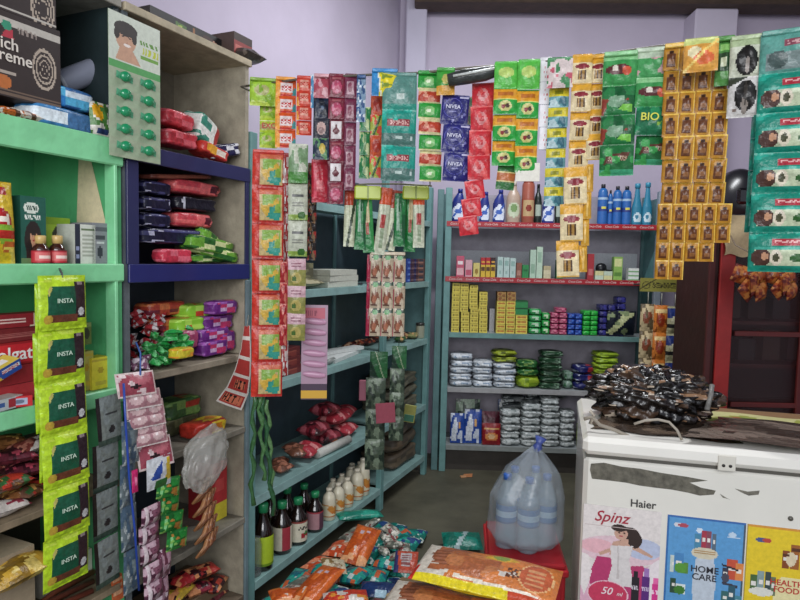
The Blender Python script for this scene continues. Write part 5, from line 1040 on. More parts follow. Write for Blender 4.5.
for x, yt in ((342, 78), (430, 73)):
    m = MB(); m.tube([at(x, 186, 2.17 if x < 400 else 2.13), at(x, yt + 2, rope_Y(x) + .02)], .002, 5, '7a7a60'); solo('tie_string', m, PAPER, ('left' if x < 400 else 'right') + ' vertical tie string between the rope and the lower string', 'string')
cof = P('b0a088', ('r', 0, .82, 1, 1, '2c4030'), ('e', .5, .86, .25, .1, '6aa06a'), ('e', .5, .38, .36, .26, '7a4a34'), ('e', .45, .34, .2, .14, 'a86a50'), ('r', .12, .1, .88, .16, '5a3a2c'), ('r', 0, 0, .06, 1, 'a8324a'), ('n', 'c8b8a0', 5, 3, .7))
strip('three column sachet sheet with brown pictures and green tops, below the stick packs', 370, 406, 254, 336, 3, cof, cols=3, Y=2.15, t=.012, ncx=16, ncy=18, sway=.003)
strip('magenta side edge sachets left of the brown picture sheet', 367, 372, 255, 336, 3, P('a82c48', ('n', '7a1c34', 4, 3, .6)), Y=2.16, t=.012, top=False)
strip('dark red narrow sachets hanging just above the brown picture sheet', 372, 380, 236, 256, 1, P('7a2a30'), Y=2.18, t=.01, top=False)
# green flap card and pink card hanging lower
gc = P('2c6a3c', ('q', [(0, 0), (.5, 0), (.0, .7)], '1f3a2c'), ('d', .55, .5, -.5, .03, 'a8b898'))
for k, (x0, x1, y0, y1) in enumerate(((370, 388, 352, 378), (392, 407, 346, 368))):
    strip('green flap topped clear pouch, ' + ('left' if k == 0 else 'right') + ' one of two in front of the far bay', x0, x1, y0, y1, 1, gc, Y=2.9, t=.01, top=False, name='green_pouch', cat='pouch', group='green flap pouches')
cl = P('4c5a4a', ('n', '7a8a74', 6, 3, .58), ('n', '2c3a30', 5, 6, .6))
strip('long dim translucent green pouch strip under the left green flap', 366, 386, 378, 470, 3, cl, Y=2.92, t=.02, top=False)
strip('long dim translucent green pouch strip under the right green flap', 390, 405, 368, 440, 3, cl, Y=2.94, t=.02, top=False)
for x, y in ((379, 352), (399, 346)):
    m = MB(); m.tube([at(x, y, 2.9), at(x, 337, 2.55), at(x, 334, 2.2)], .0018, 5, '6a7060'); solo('tie_string', m, PAPER, 'thin string running up from the ' + ('left' if x < 390 else 'right') + ' green flap pouch', 'string')
m = MB(); m.box(-.045, .045, -.001, .001, -.095, 0, '9a4454', .0006); solo('pink_card', m, PAPER, 'plain pinkish red card hanging low before the rack post', 'card', None, at(385, 403, 2.84), (R(2), R(-4), .1))
m = MB(); m.box(-.03, .03, -.001, .001, -.08, 0, '6a4a58', .0006); solo('mauve_card', m, PAPER, 'dull mauve card just behind and right of the pinkish red card', 'card', None, at(398, 396, 3.0), (0, R(3), 0))
m = MB(); m.box(-.03, .03, -.004, .004, -.09, 0, '8a8a40', .002); m.box(-.025, .025, -.005, .004, -.085, -.05, '2f6a50', .001); solo('green_tag', m, PAPER, 'small yellow and green tag right of the mauve card', 'tag', None, at(411, 405, 3.1), (0, R(8), 0))
m = MB(); m.box(-.018, .018, -.006, .006, -.10, 0, '9a5a6a', .003); solo('pink_tag', m, GLOSS, 'small dusty pink packet hanging left of the green flap pouch', 'packet', None, at(363, 380, 2.95))
# green twisted ropes of empty sachets by the wooden cabinet corner
for k, (x0, y0, x1, y1, cc) in enumerate(((254, 392, 252, 505, '3f6a40'), (259, 394, 264, 480, '4f7a4a'), (262, 396, 274, 515, '2f5a38'), (267, 400, 272, 490, '5a8050'))):
    pts = []; 
    for q in range(12):
        f = q / 11; pts.append(at(x0 + (x1 - x0) * f + 2.0 * math.sin(q * 1.9 + k), y0 + (y1 - y0) * f, 2.28 + .01 * k))
    m = MB(); m.tube(pts, [.006 + .004 * (q % 2) for q in range(12)], 7, cc)
    solo('twisted_wrapper', m, FOIL, 'long twisted green wrapper string by the wooden cabinet corner, ' + ('leftmost', 'second from left', 'longest, second from right', 'rightmost')[k], 'wrapper', 'twisted green wrappers')
m = MB(); m.tube([at(250, 391, 2.28), at(262, 389, 2.26), at(272, 391, 2.28)], .004, 6, '8a8a78'); solo('wire_hook', m, PAPER, 'short bent wire hook holding the twisted green wrappers', 'hook')

# ================================================================== strips hanging along the left cabinets
def lstrip(label, x0, x1, y0, y1, n, fns, d=-.05, t=.02, name='sachet_strip', cat='sachets', group=None, seed=0, ncx=20, ncy=22, mt=None, rot=0, cols=1, leans=0, wr=.14, child='sachet', sway=.01, txt=None):
    s0, s1 = L.s(x0, 1.2, d), L.s(x1, 1.2, d); sc_ = (s0 + s1) / 2
    za, zb_ = L.z(y0, sc_, d), L.z(y1, sc_, d); w = abs(s1 - s0); h = (za - zb_) / n; cw = w / cols
    T = root(name, label, cat, group, L.p(sc_, d, za), LA + rot)
    if not isinstance(fns, (list, tuple)): fns = [fns]
    for j in range(cols):
        for k in range(n):
            o_ = part(T, child, pillow(cw * .99, h * 1.025, t, fns[k % len(fns)], ncx, ncy, seed + k % 3, .04, wr), mt or FOIL, ((j - (cols - 1) / 2) * cw + leans * h * (k + .5), sway * math.sin(k * 1.3), -h * (k + .5)), (random.uniform(-.06, .06), math.atan(leans), random.uniform(-.06, .06)))
            if txt: addtxt(o_, cw, h, t, txt)
    return T
hen = P('b4d62a', ('q', [(.14, .20), (.72, .20), (.72, .80), (.20, .80), (.14, .66)], '17553c'), ('r', .72, .20, .96, .88, '33242a'), ('r', .14, .14, .76, .28, '6a3a28'), ('e', .85, .32, .08, .08, 'd0d0d0'), ('e', .15, .2, .09, .08, 'b89a3a'), ('r', .78, .82, .9, .87, '8a7a7a'), ('q', [(.16, .62), (.26, .78), (.2, .8), (.14, .72)], 'b8b060'), ('n', 'c8e04a', 6, 3, .7, 0, .88, 1, 1))
lstrip('lime green henna sachet strip with dark green panels hanging from the second green shelf', 40, 86, 276, 583, 6, hen, d=-.06, t=.03, ncx=60, ncy=50, sway=.006, wr=.08, txt=('INSTA', .45, .50, .12, 'c8dcc8', 0))
hen2 = P('a6c828', ('r', .2, .18, 1, .8, '17553c'), ('r', .2, .14, 1, .26, '6a3a28'), ('e', .4, .2, .14, .08, 'b89a3a'))
lstrip('narrower lime green henna sachet strip showing behind the left edge of the front one', 36, 52, 284, 480, 4, hen2, d=-.035, t=.03, ncx=24, ncy=36)
m = MB(); m.tube([L.p(L.s(63, 1.45, -.03), -.016, 1.45), L.p(L.s(63, 1.45, -.06), -.055, 1.44), L.p(L.s(63, 1.4, -.06), -.06, 1.405)], .003, 6, '4a4a4a'); solo('shelf_hook', m, PAINT, 'small dark hook at the front of the second green shelf holding the henna sachets', 'hook')
# candy card with portrait
d = -.03; s0, s1 = L.s(109, 1.9, d), L.s(160, 1.9, d); w = s1 - s0; sc_ = (s0 + s1) / 2; zt_ = L.z(20, sc_, d); zb_ = L.z(160, sc_, d); H = zt_ - zb_
T = root('candy_card', 'tall pale green candy card with a smiling portrait and two columns of green candies', 'candy card', None, L.p(sc_, d, zt_), LA)
U = np.linspace(0, 1, 81); UU, VV = np.meshgrid(U, np.linspace(0, 1, 200))
cfn = P('9fac90', ('r', 0, .66, 1, 1, 'c8cfc0'), ('r', 0, .62, 1, .67, '4f9a54'), ('e', .32, .83, .19, .08, 'c0957a'), ('e', .32, .905, .22, .05, '2a221e'), ('e', .15, .86, .05, .04, '2a221e'), ('e', .48, .86, .05, .04, '2a221e'), ('q', [(.12, .68), (.6, .68), (.45, .77), (.2, .77)], 'c0957a'), ('e', .26, .85, .025, .006, '2a1a14'), ('e', .39, .85, .025, .006, '2a1a14'), ('e', .34, .795, .07, .010, 'e8dcd4'), ('e', .34, .81, .015, .008, 'a87a64'), ('w', .58, .84, .96, .87, '5a8a30'), ('w', .62, .775, .96, .825, 'b8c030'), ('r', .6, .74, .96, .765, '6a9a3a'), ('h', .0, .02, 1, .6, '9cae90', 5))
m = MB(); m.grid((UU - .5) * w, 0 * UU - .0012, (VV - 1) * H, cfn, False); m.box(-w / 2, w / 2, -.001, .001, -H, 0, '9aa890'); part(T, 'card', m, PAPER)
mb_ = MB(); mb_.lathe([(.013, 0), (.0155, .002), (.015, .009), (.011, .014), (0, .016)], 14, '1f8a5a', sx=1.2)
wr_ = MB(); wr_.add([(-.03, 0, -.008), (-.012, 0, -.010), (-.012, -.006, .006), (-.03, -.002, .012), (.03, 0, -.014), (.012, 0, -.010), (.012, -.006, .006), (.03, -.002, .003)], [(0, 1, 2, 3), (5, 4, 7, 6)], '5aa880')
mbm, wrm = mb_.mesh('candy'), wr_.mesh('wrapper')
for j in range(2):
    for k in range(5):
        o = part(T, 'candy', mbm, GLASSY, ((-.22 + .46 * j) * w, -.002, -H * (.43 + .122 * k)), (R(90), 0, 0)); q = part(o, 'wrapper', wrm, FOIL, (0, 0, 0), (R(-90), 0, 0))
# HIT paper strip, curling
d = -.04
T = root('paper_strip', 'curling red paper strip printed HIT! hanging at the front of the wooden cabinet', 'paper strip', None, (0, 0, 0), 0)
cen = [(247, 326), (246, 350), (243, 372), (238, 390), (229, 406)]; hw = [3, 5, 8, 11, 13]
rows_ = []
ts = np.linspace(0, 4, 150)
for q in ts:
    cx = np.interp(q, range(5), [a for a, _ in cen]); cy = np.interp(q, range(5), [b for _, b in cen]); h_ = np.interp(q, range(5), hw)
    dq = -.04 - .02 * math.sin(q); rows_.append([L.p(L.s(cx + (u - .5) * 2 * h_, 1.2, dq), dq + .004 * math.sin(u * 3), L.z(cy + (u - .5) * 2 * q * 2.2, L.s(cx, 1.2, dq), dq)) for u in np.linspace(0, 1, 50)])
G = np.array([[tuple(p) for p in r_] for r_ in rows_])[::-1]
hf = P('b43a34', ('r', 0, 0, 1, .03, 'e4ddd4'), ('r', 0, .19, 1, .235, 'e4ddd4'), ('r', 0, .42, 1, .46, 'e4ddd4'), ('r', 0, .64, 1, .68, 'e4ddd4'), ('r', 0, .85, 1, .89, 'e4ddd4'), ('r', 0, 0, .07, 1, 'e4ddd4'), ('r', .93, 0, 1, 1, 'e4ddd4'), ('r', .12, .05, .88, .17, 'dc7a5c'), ('t', .14, .055, .86, .165, '1c1414', 'HIT!'), ('r', .3, .27, .8, .38, 'dc7a5c'), ('t', .32, .27, .86, .38, '1c1414', 'HIT'))
m = MB(); m.grid(G[:, :, 0], G[:, :, 1], G[:, :, 2], hf); m.grid(G[:, :, 0] - .0006, G[:, :, 1] + .0012, G[:, :, 2], 'd8cfc4'); part(T, 'printed_paper', m, PAPER)
m = MB(); m.tube([L.p(L.s(247, 1.25, -.04), -.04, L.z(327, L.s(247, 1.2, -.04), -.04)), L.p(A1 - .01, -.012, 1.262)], .002, 5, '8a8a80'); part(T, 'tie_string', m, PAPER)
# pink blister bundle
T = root('blister_bundle', 'stack of pink and silver tablet blisters hanging over the cabinet divider', 'blister pack', None, (0, 0, 0), 0)
bs = P('c8aca8', ('r', .06, .1, .94, .9, 'b08088'), ('e', .28, .5, .18, .28, 'd8b8b8'), ('e', .72, .5, .18, .28, 'd8b8b8'), ('h', 0, 0, 1, .12, 'e0d4d0', 1), ('e', .24, .58, .05, .1, 'f0e4e2'), ('e', .68, .58, .05, .1, 'f0e4e2'))
bt = P('d8c4c0', ('r', .06, .08, .94, .92, 'a04a58'), ('e', .45, .45, .16, .14, '2a1418'), ('e', .6, .65, .3, .2, 'b86a74'), ('n', 'e0c8c8', 6, 3, .72))
for k, (x0, x1, y0, y1, fn) in enumerate(((118, 153, 375, 392, bt), (126, 159, 393, 404, bs), (127, 162, 404, 414, bs), (129, 163, 414, 423, bs), (131, 164, 423, 432, bs), (133, 165, 432, 441, bs), (138, 170, 441, 463, bt))):
    d = -.07 - .006 * (k % 2); s0, s1 = L.s(x0, 1.1, d), L.s(x1, 1.1, d); sc_ = (s0 + s1) / 2; za, zb_ = L.z(y0 - 3, sc_, d), L.z(y1 + 4, sc_, d)
    part(T, 'blister_sheet', pillow(s1 - s0, za - zb_, .02, fn, 24, 14, k, .06, .08), FOIL, L.p(sc_, d, (za + zb_) / 2), (R(-18), .04, LA - .12))
m = MB(); p_ = L.p(L.s(138, 1.1, -.06), -.07, L.z(375, L.s(138, 1.1, -.06), -.06)); m.tube([p_, p_ + Vector((-.02, .05, .06)), L.p(A0 + .03, -.013, 1.22)], .003, 6, '3a5a9a'); part(T, 'tie_string', m, PAPER)
# blue string, silver grey card strip, other lower strips
blk = P('747b76', ('r', 0, 0, .12, 1, '1f1a1a'), ('r', 0, 0, 1, .12, '3a4a40'), ('n', '7a8280', 6, 3, .58, .15, .15, 1, 1), ('e', .55, .3, .12, .08, '2c2a2a'), ('r', .3, .6, .8, .64, '3a3c3c'))
lstrip('grey silver sheet strip with a black left edge hanging at the cabinet divider', 97, 122, 396, 580, 4, blk, d=-.055, t=.006, ncx=22, ncy=26, leans=-.045, seed=2)
gb = P('6c787c', ('n', '44586a', 6, 3, .55), ('n', 'a8b0b0', 6, 6, .72))
lstrip('blue grey translucent sachet strip beside the blue string', 121, 138, 420, 590, 4, gb, d=-.07, t=.02, leans=-.01)
m = MB(); m.tube([L.p(L.s(a, 1.0, -.075), -.095, L.z(b, L.s(a, 1.0, -.09), -.09)) for a, b in ((119, 384), (121, 430), (124, 480), (129, 530), (133, 592))], .0035, 6, '26449a'); solo('blue_string', m, GLOSS, 'bright blue plastic string running down beside the grey sheet strip', 'string')
lstrip('white blue and yellow packet below the pink blister stack', 146, 170, 457, 487, 1, P('d0d4d8', ('q', [(.05, .35), (.6, .9), (.5, .3)], '2a4a9a'), ('q', [(.7, .2), (1, .2), (1, .9), (.8, .9)], 'd8b83a'), ('r', .3, 0, .8, .25, '2f6a34')), d=-.085, t=.02, name='packet_tag', cat='packet')
lstrip('shiny green candy strip hanging left of the plastic bag', 155, 178, 478, 552, 4, P('2a8a3a', ('r', .08, 0, .22, 1, '8ad08a'), ('n', '1c6a2c', 5, 3, .52), ('n', '8ac060', 6, 6, .68), ('n', 'b8803a', 5, 9, .75)), d=-.075, t=.024, leans=.16, seed=3)
pp = P('7a4a5c', ('n', 'c8a8b4', 6, 3, .58), ('n', '4a2438', 5, 6, .55), ('r', .1, 0, .24, 1, 'd8c8cc'))
lstrip('pink purple foil candy strip hanging lowest at the cabinet divider', 140, 160, 505, 600, 5, pp, d=-.08, t=.03, seed=4)
lstrip('pale pink and purple candy packets right of the pink purple strip', 156, 170, 548, 606, 2, P('b08a98', ('n', '6a3a4c', 5, 3, .55), ('n', 'e0ccd4', 5, 8, .68)), d=-.075, t=.03, seed=5)
lstrip('small hot pink tag near the blue string', 131, 137, 470, 492, 1, P('c82a6a', ('r', .3, .3, .7, .7, 'e07aa0')), d=-.10, t=.01, name='pink_tag', cat='tag')
lstrip('orange printed card hanging behind the grey sheet strip', 109, 121, 568, 600, 1, P('c8643a', ('h', .1, .2, .9, .8, 'e0a880', 3)), d=-.0, t=.006, name='orange_card', cat='card')
# crumpled translucent bag
def crumple(sx, sy, sz, seed, amp=.22, n=36, col='c8ccc8', e=1.0, fq=5):
    rs = np.random.RandomState(seed); a = np.linspace(-math.pi, math.pi, n * 2 + 1); b = np.linspace(-math.pi / 2, math.pi / 2, n + 1); A, Bq = np.meshgrid(a, b)
    X, Y, Z = np.cos(Bq) * np.cos(A), np.cos(Bq) * np.sin(A), np.sin(Bq); q = 1 + 0 * X
    for _ in range(9):
        k = rs.normal(size=3) * fq; q += amp / 3 * np.abs(np.sin(k[0] * X + k[1] * Y + k[2] * Z + rs.uniform(0, 6))) - amp / 6
    return MB().grid(X * sx * q, Y * sy * q, Z * sz * q, col)
m = crumple(.082, .045, .10, 3, .24, 34, 'b8b6ae', fq=3.2); s = L.s(196, .9, -.05)
o = put(L, 'plastic_bag', m, CLEAR, s, -.095, L.z(457, s, -.05), 'crumpled translucent plastic bag hanging at the front of the fourth wooden shelf', 'plastic bag'); o.rotation_euler = (0, R(35), LA)
# woven brown bundles
T = root('snack_sheaf', 'bundle of brown curled stick snacks in clear wrap hanging below the plastic bag', 'snack bundle', None, L.p(L.s(205, .7, -.02), -.01, .0), LA)
for k in range(5):
    for j in range(2):
        m = MB(); z_ = L.z(488 + k * 13, L.s(205, .7, -.02), -.01)
        for q in range(7):
            x_ = -.035 + j * .03 + q * .006; m.tube([(x_ - .03, -.01, z_ - .035), (x_, -.02 - .004 * (q % 3), z_ - .005 + .003 * (q % 2)), (x_ + .03, -.012, z_ + .03)], .0048, 6, ('9a6a44', 'b0805a', '7a4a30')[q % 3])
        part(T, 'stick_bunch', m, GLOSS, (0, .012 * j - .004 * k, 0))
# ================================================================== freezer
Fz.o.x += (585 - proj(Fz.p(0, 0, .9))[0]) * 2.05 / FPX
FT = Fz.z(437, 0.02, 0); FL = Fz.z(455.5, 0.02, 0); FW, FD = 1.25, .62
t = root('chest_freezer', 'long white chest freezer with posters on its front, right foreground', 'freezer', None, Fz.o, Fz.a)
fx = lambda px, py: Fz.s(px, Fz.z(py, Fz.s(px, .6, 0), 0), 0)
def rect(px0, px1, py):
    s0 = fx(px0, py); s1 = fx(px1, py); return s0, s1
WH = 'e3e0d6'
m = MB(); m.box(0, FW, 0.004, FD, .05, FL - .006, WH, .015); part(t, 'body', m, ENAMEL)
m = MB(); m.box(.006, FW - .006, .008, FD - .01, FL - .008, FL + .004, '56534c'); part(t, 'gasket', m, GLOSS)
m = MB(); m.box(-.006, FW + .006, -.008, FD, FL + .003, FT, 'eeebe2', .016); part(t, 'lid', m, ENAMEL)
# peeled label residue
def fz_patch(pts, y, cola, name, mt=PAPER, label=None, rough=0):
    q = [(fx(a, b), b) for a, b in pts]; q = [(s_, Fz.z(b, s_, 0)) for s_, b in q]
    n_ = len(q); m = MB(); m.add([(a, y, b) for a, b in q] + [(a, y + .0012, b) for a, b in q], [tuple(range(n_))[::-1], tuple(range(n_, 2 * n_))] + [(i, (i + 1) % n_, n_ + (i + 1) % n_, n_ + i) for i in range(n_)], cola)
    return part(t, name, m, mt, label=label)
RES = mat('peeled_glue', 0.85, bump=.4, bscale=60, var=.55, vscale=38)
fz_patch([(591, 464), (604, 463), (622, 467), (640, 469), (660, 473), (686, 477), (708, 481), (690, 483), (701, 488), (716, 491), (714, 495), (700, 496), (688, 493), (672, 490), (655, 488), (640, 486), (626, 483), (610, 481), (592, 479), (590, 470)], .003, '6e6a5e', 'label_residue', RES, 'dark torn label residue')
fz_patch([(735, 489), (748, 492), (760, 491), (759, 495), (749, 496), (742, 493)], .003, '7a766a', 'label_residue', RES); fz_patch([(720, 494), (728, 499), (731, 500), (723, 498)], .003, '8a867a', 'label_residue', RES)
def fz_local(px, py, d=0): s_ = fx(px, py); return s_, Fz.z(py, s_, 0)
a, b = fz_local(726, 464); m = MB(); m.box(a - .026, a + .026, -.0125, -.0075, b - .02, b + .03, 'd8d4c8', .002); o = part(t, 'lock_plate', m, ENAMEL)
for k in (-.010, .010): m = MB(); m.lathe([(0, 0), (.005, 0), (.005, .002), (0, .002)], 12, '1a1614'); part(o, 'screw', m, GLOSS, (a + k, -.0125, b - .002), (R(90), 0, 0))
a, b = fz_local(791, 519); m = MB(); m.lathe([(0, 0), (.008, 0), (.007, .004), (0, .005)], 14, '5a564e'); part(t, 'key_lock', m, GLOSS, (a, .004, b), (R(90), 0, 0))
a, b = fz_local(643, 508); part(t, 'lettering', textmesh('Haier', .036, '3c3a38', off=.0006), PAPER, (a, .0025, b), label='dark maker lettering')
a, b = fz_local(647, 521); part(t, 'lettering', textmesh('1', .03, '4a4846'), PAPER, (a, .0025, b)); m = MB(); m.box(a + .015, a + .045, .002, .0035, b + .008, b + .010, '9a968e'); part(t, 'small_print', m, PAPER)
def poster(px0, px1, py0, zb, fn, name, label, nx, ny, border=None):
    a0, b0 = fz_local(px0, py0); a1, b1 = fz_local(px1, py0 + (px1 - px0) * .13)
    b0 = (b0 + b1) / 2; U, V = np.meshgrid(np.linspace(0, 1, nx + 1), np.linspace(0, 1, ny + 1)); w, h = a1 - a0, b0 - zb
    m = MB(); m.grid(a0 + U * w, 0 * U + .0018, zb + V * h, fn, False); m.box(a0, a1, .0020, .0035, zb, b0, 'd0ccc4'); o = part(t, name, m, PAPER, label=label)
    return o, a0, b0, w, h, zb
# pink poster: x 583-663, y 498-600 is the upper 62 % of it
sk = 'c9a08c'
fn = P('e4dcd8', ('e', .5, .58, .55, .14, 'e2c4cc'), ('e', .78, .62, .25, .10, 'bcc4dc'), ('e', .2, .60, .22, .07, 'e6b4bc'), ('q', [(0, .30), (.3, .40), (.55, .42), (.8, .44), (1, .5), (1, .0), (0, .0)], 'e0b0c4'),
       ('q', [(.13, .10), (.12, .34), (.2, .50), (.5, .50), (.62, .44), (.8, .46), (.86, .38), (.9, .1)], 'b83a6c'), ('q', [(0, .2), (0, .52), (.09, .50), (.14, .34), (.10, .2), (.05, .1)], 'ece4e2'), ('q', [(.86, .1), (.80, .40), (.95, .52), (1, .54), (1, .1)], 'ece2e4'),
       ('q', [(.22, .54), (.38, .60), (.42, .57), (.24, .51)], sk), ('q', [(.60, .62), (.66, .66), (.92, .565), (.90, .545)], sk), ('q', [(.36, .53), (.64, .55), (.66, .66), (.56, .70), (.40, .66)], sk), ('e', .60, .735, .14, .085, '33231f'), ('e', .68, .70, .09, .08, '33231f'), ('e', .50, .745, .085, .06, sk), ('q', [(.50, .70), (.60, .70), (.60, .64), (.50, .64)], sk), ('e', .47, .80, .10, .035, '33231f'),
       ('e', .475, .755, .018, .007, '3a2018'), ('e', .54, .755, .018, .007, '3a2018'), ('e', .50, .722, .025, .007, 'a83848'),
       ('q', [(.37, .62), (.66, .64), (.62, .50), (.66, .36), (.70, .24), (.34, .22), (.40, .42), (.38, .52)], 'dcd6d4'), ('q', [(.46, .62), (.48, .62), (.50, .3), (.47, .3)], 'c8c0be'),
       ('e', .36, .14, .27, .13, 'c83a5c'), ('o', .36, .14, .27, .13, 'e8c0cc', .88),
       ('r', .66, .02, .76, .34, '231c24'), ('r', .68, .34, .74, .40, '231c24'), ('r', .79, .02, .89, .36, '5a2a78'), ('r', .81, .36, .88, .44, 'a078b8'), ('r', .92, .0, 1, .30, 'd83a8c'), ('r', .93, .30, 1, .36, 'e86aa8'), ('w', .665, .22, .755, .26, 'c8c0c8'), ('w', .795, .22, .885, .26, 'd8c8e0'), ('w', .925, .2, .995, .24, 'f0d0e0'), ('r', .02, .80, .7, .806, 'c8b8b4'))
o, a0, b0, w, h, zb = poster(584, 662, 503, FL - .52, fn, 'pink_poster', 'pink and white deodorant poster with a woman in a white dress', 92, 170)
part(o, 'lettering', textmesh('Spinz', .052, 'a8283c', .35, off=.0004), PAPER, (a0 + w * .36, -.0002, fz_local(610, 522)[1]), label='slanted red script')
_s, _z = fz_local(606, 594); letter(o, '50', .036, 'f0dce0', _s, -.0002, _z, .3); letter(o, 'ml', .018, 'f0dce0', _s + .042, -.0002, _z, .3)
def cluster(cx, cy, s_, cols): 
    r_ = []
    for k, (dx, w_, h_, c_) in enumerate(cols): r_ += [('r', cx + dx * s_, cy, cx + (dx + w_) * s_, cy + h_ * s_ * .8, c_), ('r', cx + (dx + w_ * .2) * s_, cy + h_ * s_ * .35, cx + (dx + w_ * .8) * s_, cy + h_ * s_ * .5, 'e8e4dc')]
    return r_
blue = P('5c9cd0', ('r', 0, 0, .02, 1, '2f6cac'), ('r', .97, 0, 1, 1, '4a5a6a'), ('r', 0, .985, 1, 1, '3a6cae'), ('q', [(.42, .0), (.38, .3), (.36, .5), (.40, .72), (.62, .72), (.66, .5), (.64, .3), (.6, .0)], 'c3cdd8'),
         ('e', .14, .93, .06, .015, 'd8dce4'), ('e', .21, .93, .07, .015, 'b04a5a'), ('e', .84, .90, .05, .02, 'c4d8ea'), ('r', .78, .875, .94, .885, 'c4d8ea'), ('e', .42, .905, .04, .02, 'd8e4f0'),
         *cluster(.36, .76, .30, [(0, .28, .50, '4a8aaa'), (.3, .2, .6, 'a8384a'), (.52, .2, .6, '8a4a5a'), (.74, .2, .55, '5a6a7a')]), ('e', .5, .735, .17, .045, 'd6cdb4'), ('h', .36, .72, .64, .76, 'b08a5a', 3),
         *cluster(.06, .56, .26, [(0, .45, .62, 'c8d4cc'), (.3, .6, .4, '5a8a3a'), (.2, .5, .75, '4a86bc')]), ('e', .2, .60, .08, .04, '5a9a3a'), *cluster(.08, .40, .24, [(0, .8, .42, 'dfe8e4'), (.1, .6, .28, '4a8a34'), (.0, .3, .62, '2a4a34')]), ('e', .2, .43, .07, .035, '3f7a2c'),
         *cluster(.74, .56, .26, [(.2, .5, .75, 'c8543a'), (.0, .3, .4, '3a3a4a'), (.6, .4, .65, 'e08a4a')]), ('q', [(.72, .66), (.94, .63), (.94, .645), (.72, .675)], '2a2a30'), ('e', .78, .57, .05, .035, '4a4a58'), ('q', [(.74, .52), (.94, .50), (.94, .52), (.74, .54)], '3a3a48'),
         *cluster(.74, .36, .28, [(0, .3, .5, '3a6a6a'), (.3, .3, .7, '2f5a6a'), (.6, .35, .4, '4a8a9a')]), *cluster(.38, .18, .28, [(0, .3, .5, 'd89ab0'), (.3, .3, .6, 'e8e0e0'), (.6, .3, .45, 'c85a7a')]), *cluster(.08, .16, .26, [(0, .5, .5, '8a6ab0'), (.5, .4, .6, 'd8c84a')]))
o, a0, b0, w, h, zb = poster(668, 746.5, 514, FL - .61, blue, 'blue_poster', 'blue poster reading HOME CARE with product pictures', 80, 130)
_z = fz_local(706, 573)[1]; letter(o, 'HOME', .030, '2c2c34', a0 + w * .51, -.0002, _z); letter(o, 'CARE', .030, '2c2c34', a0 + w * .51, -.0002, _z - .026)
yel = P('e8ca2c', ('r', 0, .985, 1, 1, 'd8963a'), ('r', 0, 0, .02, 1, 'b89a3a'), ('q', [(.40, .0), (.38, .4), (.42, .60), (.5, .66), (.9, .66), (1, .55), (1, .0)], 'e9dfa8'), ('e', .22, .90, .10, .018, '4a5a8a'), ('e', .28, .90, .06, .016, 'c04a3a'),
        *cluster(.50, .72, .34, [(0, .28, .45, '8a4a24'), (.32, .34, .62, 'a0602c'), (.70, .3, .45, 'c8702a')]), ('e', .62, .79, .07, .05, 'e0cfae'), ('r', .5, .81, .60, .825, '5a3420'), ('r', .62, .85, .74, .87, '5a3420'),
        *cluster(.08, .52, .34, [(0, .3, .5, '4a6a3a'), (.3, .25, .6, '8aa0a0'), (.58, .25, .6, '3a4a4a'), (.85, .2, .5, '6a7a5a')]), ('e', .24, .54, .17, .03, 'e0e0d4'), *cluster(.10, .30, .3, [(0, .3, .5, 'b8c8d8'), (.3, .3, .6, '3a6ab0'), (.6, .3, .5, '5a9a4a')]))
o, a0, b0, w, h, zb = poster(748, 822, 523.5, FL - .645, yel, 'yellow_poster', 'yellow poster reading HEALTH FOOD with product pictures', 74, 130)
_z = fz_local(786, 586)[1]; letter(o, 'HEALTH', .026, 'c03a34', a0 + w * .58, -.0002, _z); letter(o, 'FOOD', .026, 'c03a34', a0 + w * .58, -.0002, _z - .023)
_z = fz_local(612, 597)[1]
# things on the lid
def lid_sheet(pts4, cola, name, label, cat, z, mt, amp=.006, seed=1, n=26):
    rs = np.random.RandomState(seed); U, V = np.meshgrid(np.linspace(0, 1, n), np.linspace(0, 1, n)); X = 0; Y = 0
    (x0, y0), (x1, y1), (x2, y2), (x3, y3) = pts4
    X = (1 - U) * (1 - V) * x0 + U * (1 - V) * x1 + U * V * x2 + (1 - U) * V * x3; Y = (1 - U) * (1 - V) * y0 + U * (1 - V) * y1 + U * V * y2 + (1 - U) * V * y3
    wv = sum(np.sin(rs.uniform(4, 22) * U + rs.uniform(-20, 20) * V + rs.uniform(0, 6)) for _ in range(6)) / 6
    Z = z + amp * (1 + wv); X = X + .01 * np.sin(V * 17 + U * 3); Y = Y + .012 * np.sin(U * 13)
    m = MB(); m.grid(X, Y, Z, cola); m.grid(X, Y, Z - .0015, cola, flip=True)
    return solo(name, m, mt, label, cat, None, Fz.o, (0, 0, Fz.a))
nf = P('9aa04a', ('n', 'c8c48a', 6, 3, .52), ('n', '6a7a3a', 6, 6, .62), ('n', 'a84a34', 7, 9, .76), ('r', .0, .8, 1, 1, '8a6a4a'))
lid_sheet([(.42, .20), (FW - .03, .16), (FW - .03, .56), (.50, .58)], nf, 'printed_sheet', 'green and cream printed sheet lying on the freezer lid behind the brown film', 'sheet', FT + .002, PAPER, .005, 3)
lid_sheet([(.02, .10), (.50, .06), (.56, .34), (.10, .42)], P('3f342c', ('n', '6a5a4c', 7, 4, .6)), 'dark_film', 'dark crumpled film spread under the black bag on the freezer lid', 'film', FT + .001, DARKBAG, .004, 8)
lid_sheet([(.30, .02), (FW - .02, .005), (FW - .02, .30), (.50, .36)], P('5c5048', ('n', '7a6c62', 6, 4, .55), ('n', '3f3630', 7, 7, .62)), 'brown_film', 'brown grey plastic film lying along the front of the freezer lid', 'film', FT + .016, DARKBAG, .007, 5)
m = crumple(.205, .125, .098, 12, .26, 70, P('1d1714', ('n', '4a382c', 16, 3, .60), ('n', '0e0c0b', 14, 5, .5), ('n', '8a6a50', 30, 9, .80), ('n', 'c8b8a4', 34, 11, .88)), fq=5)  # sparse whitish flecks are highlights on the film, painted into its colour
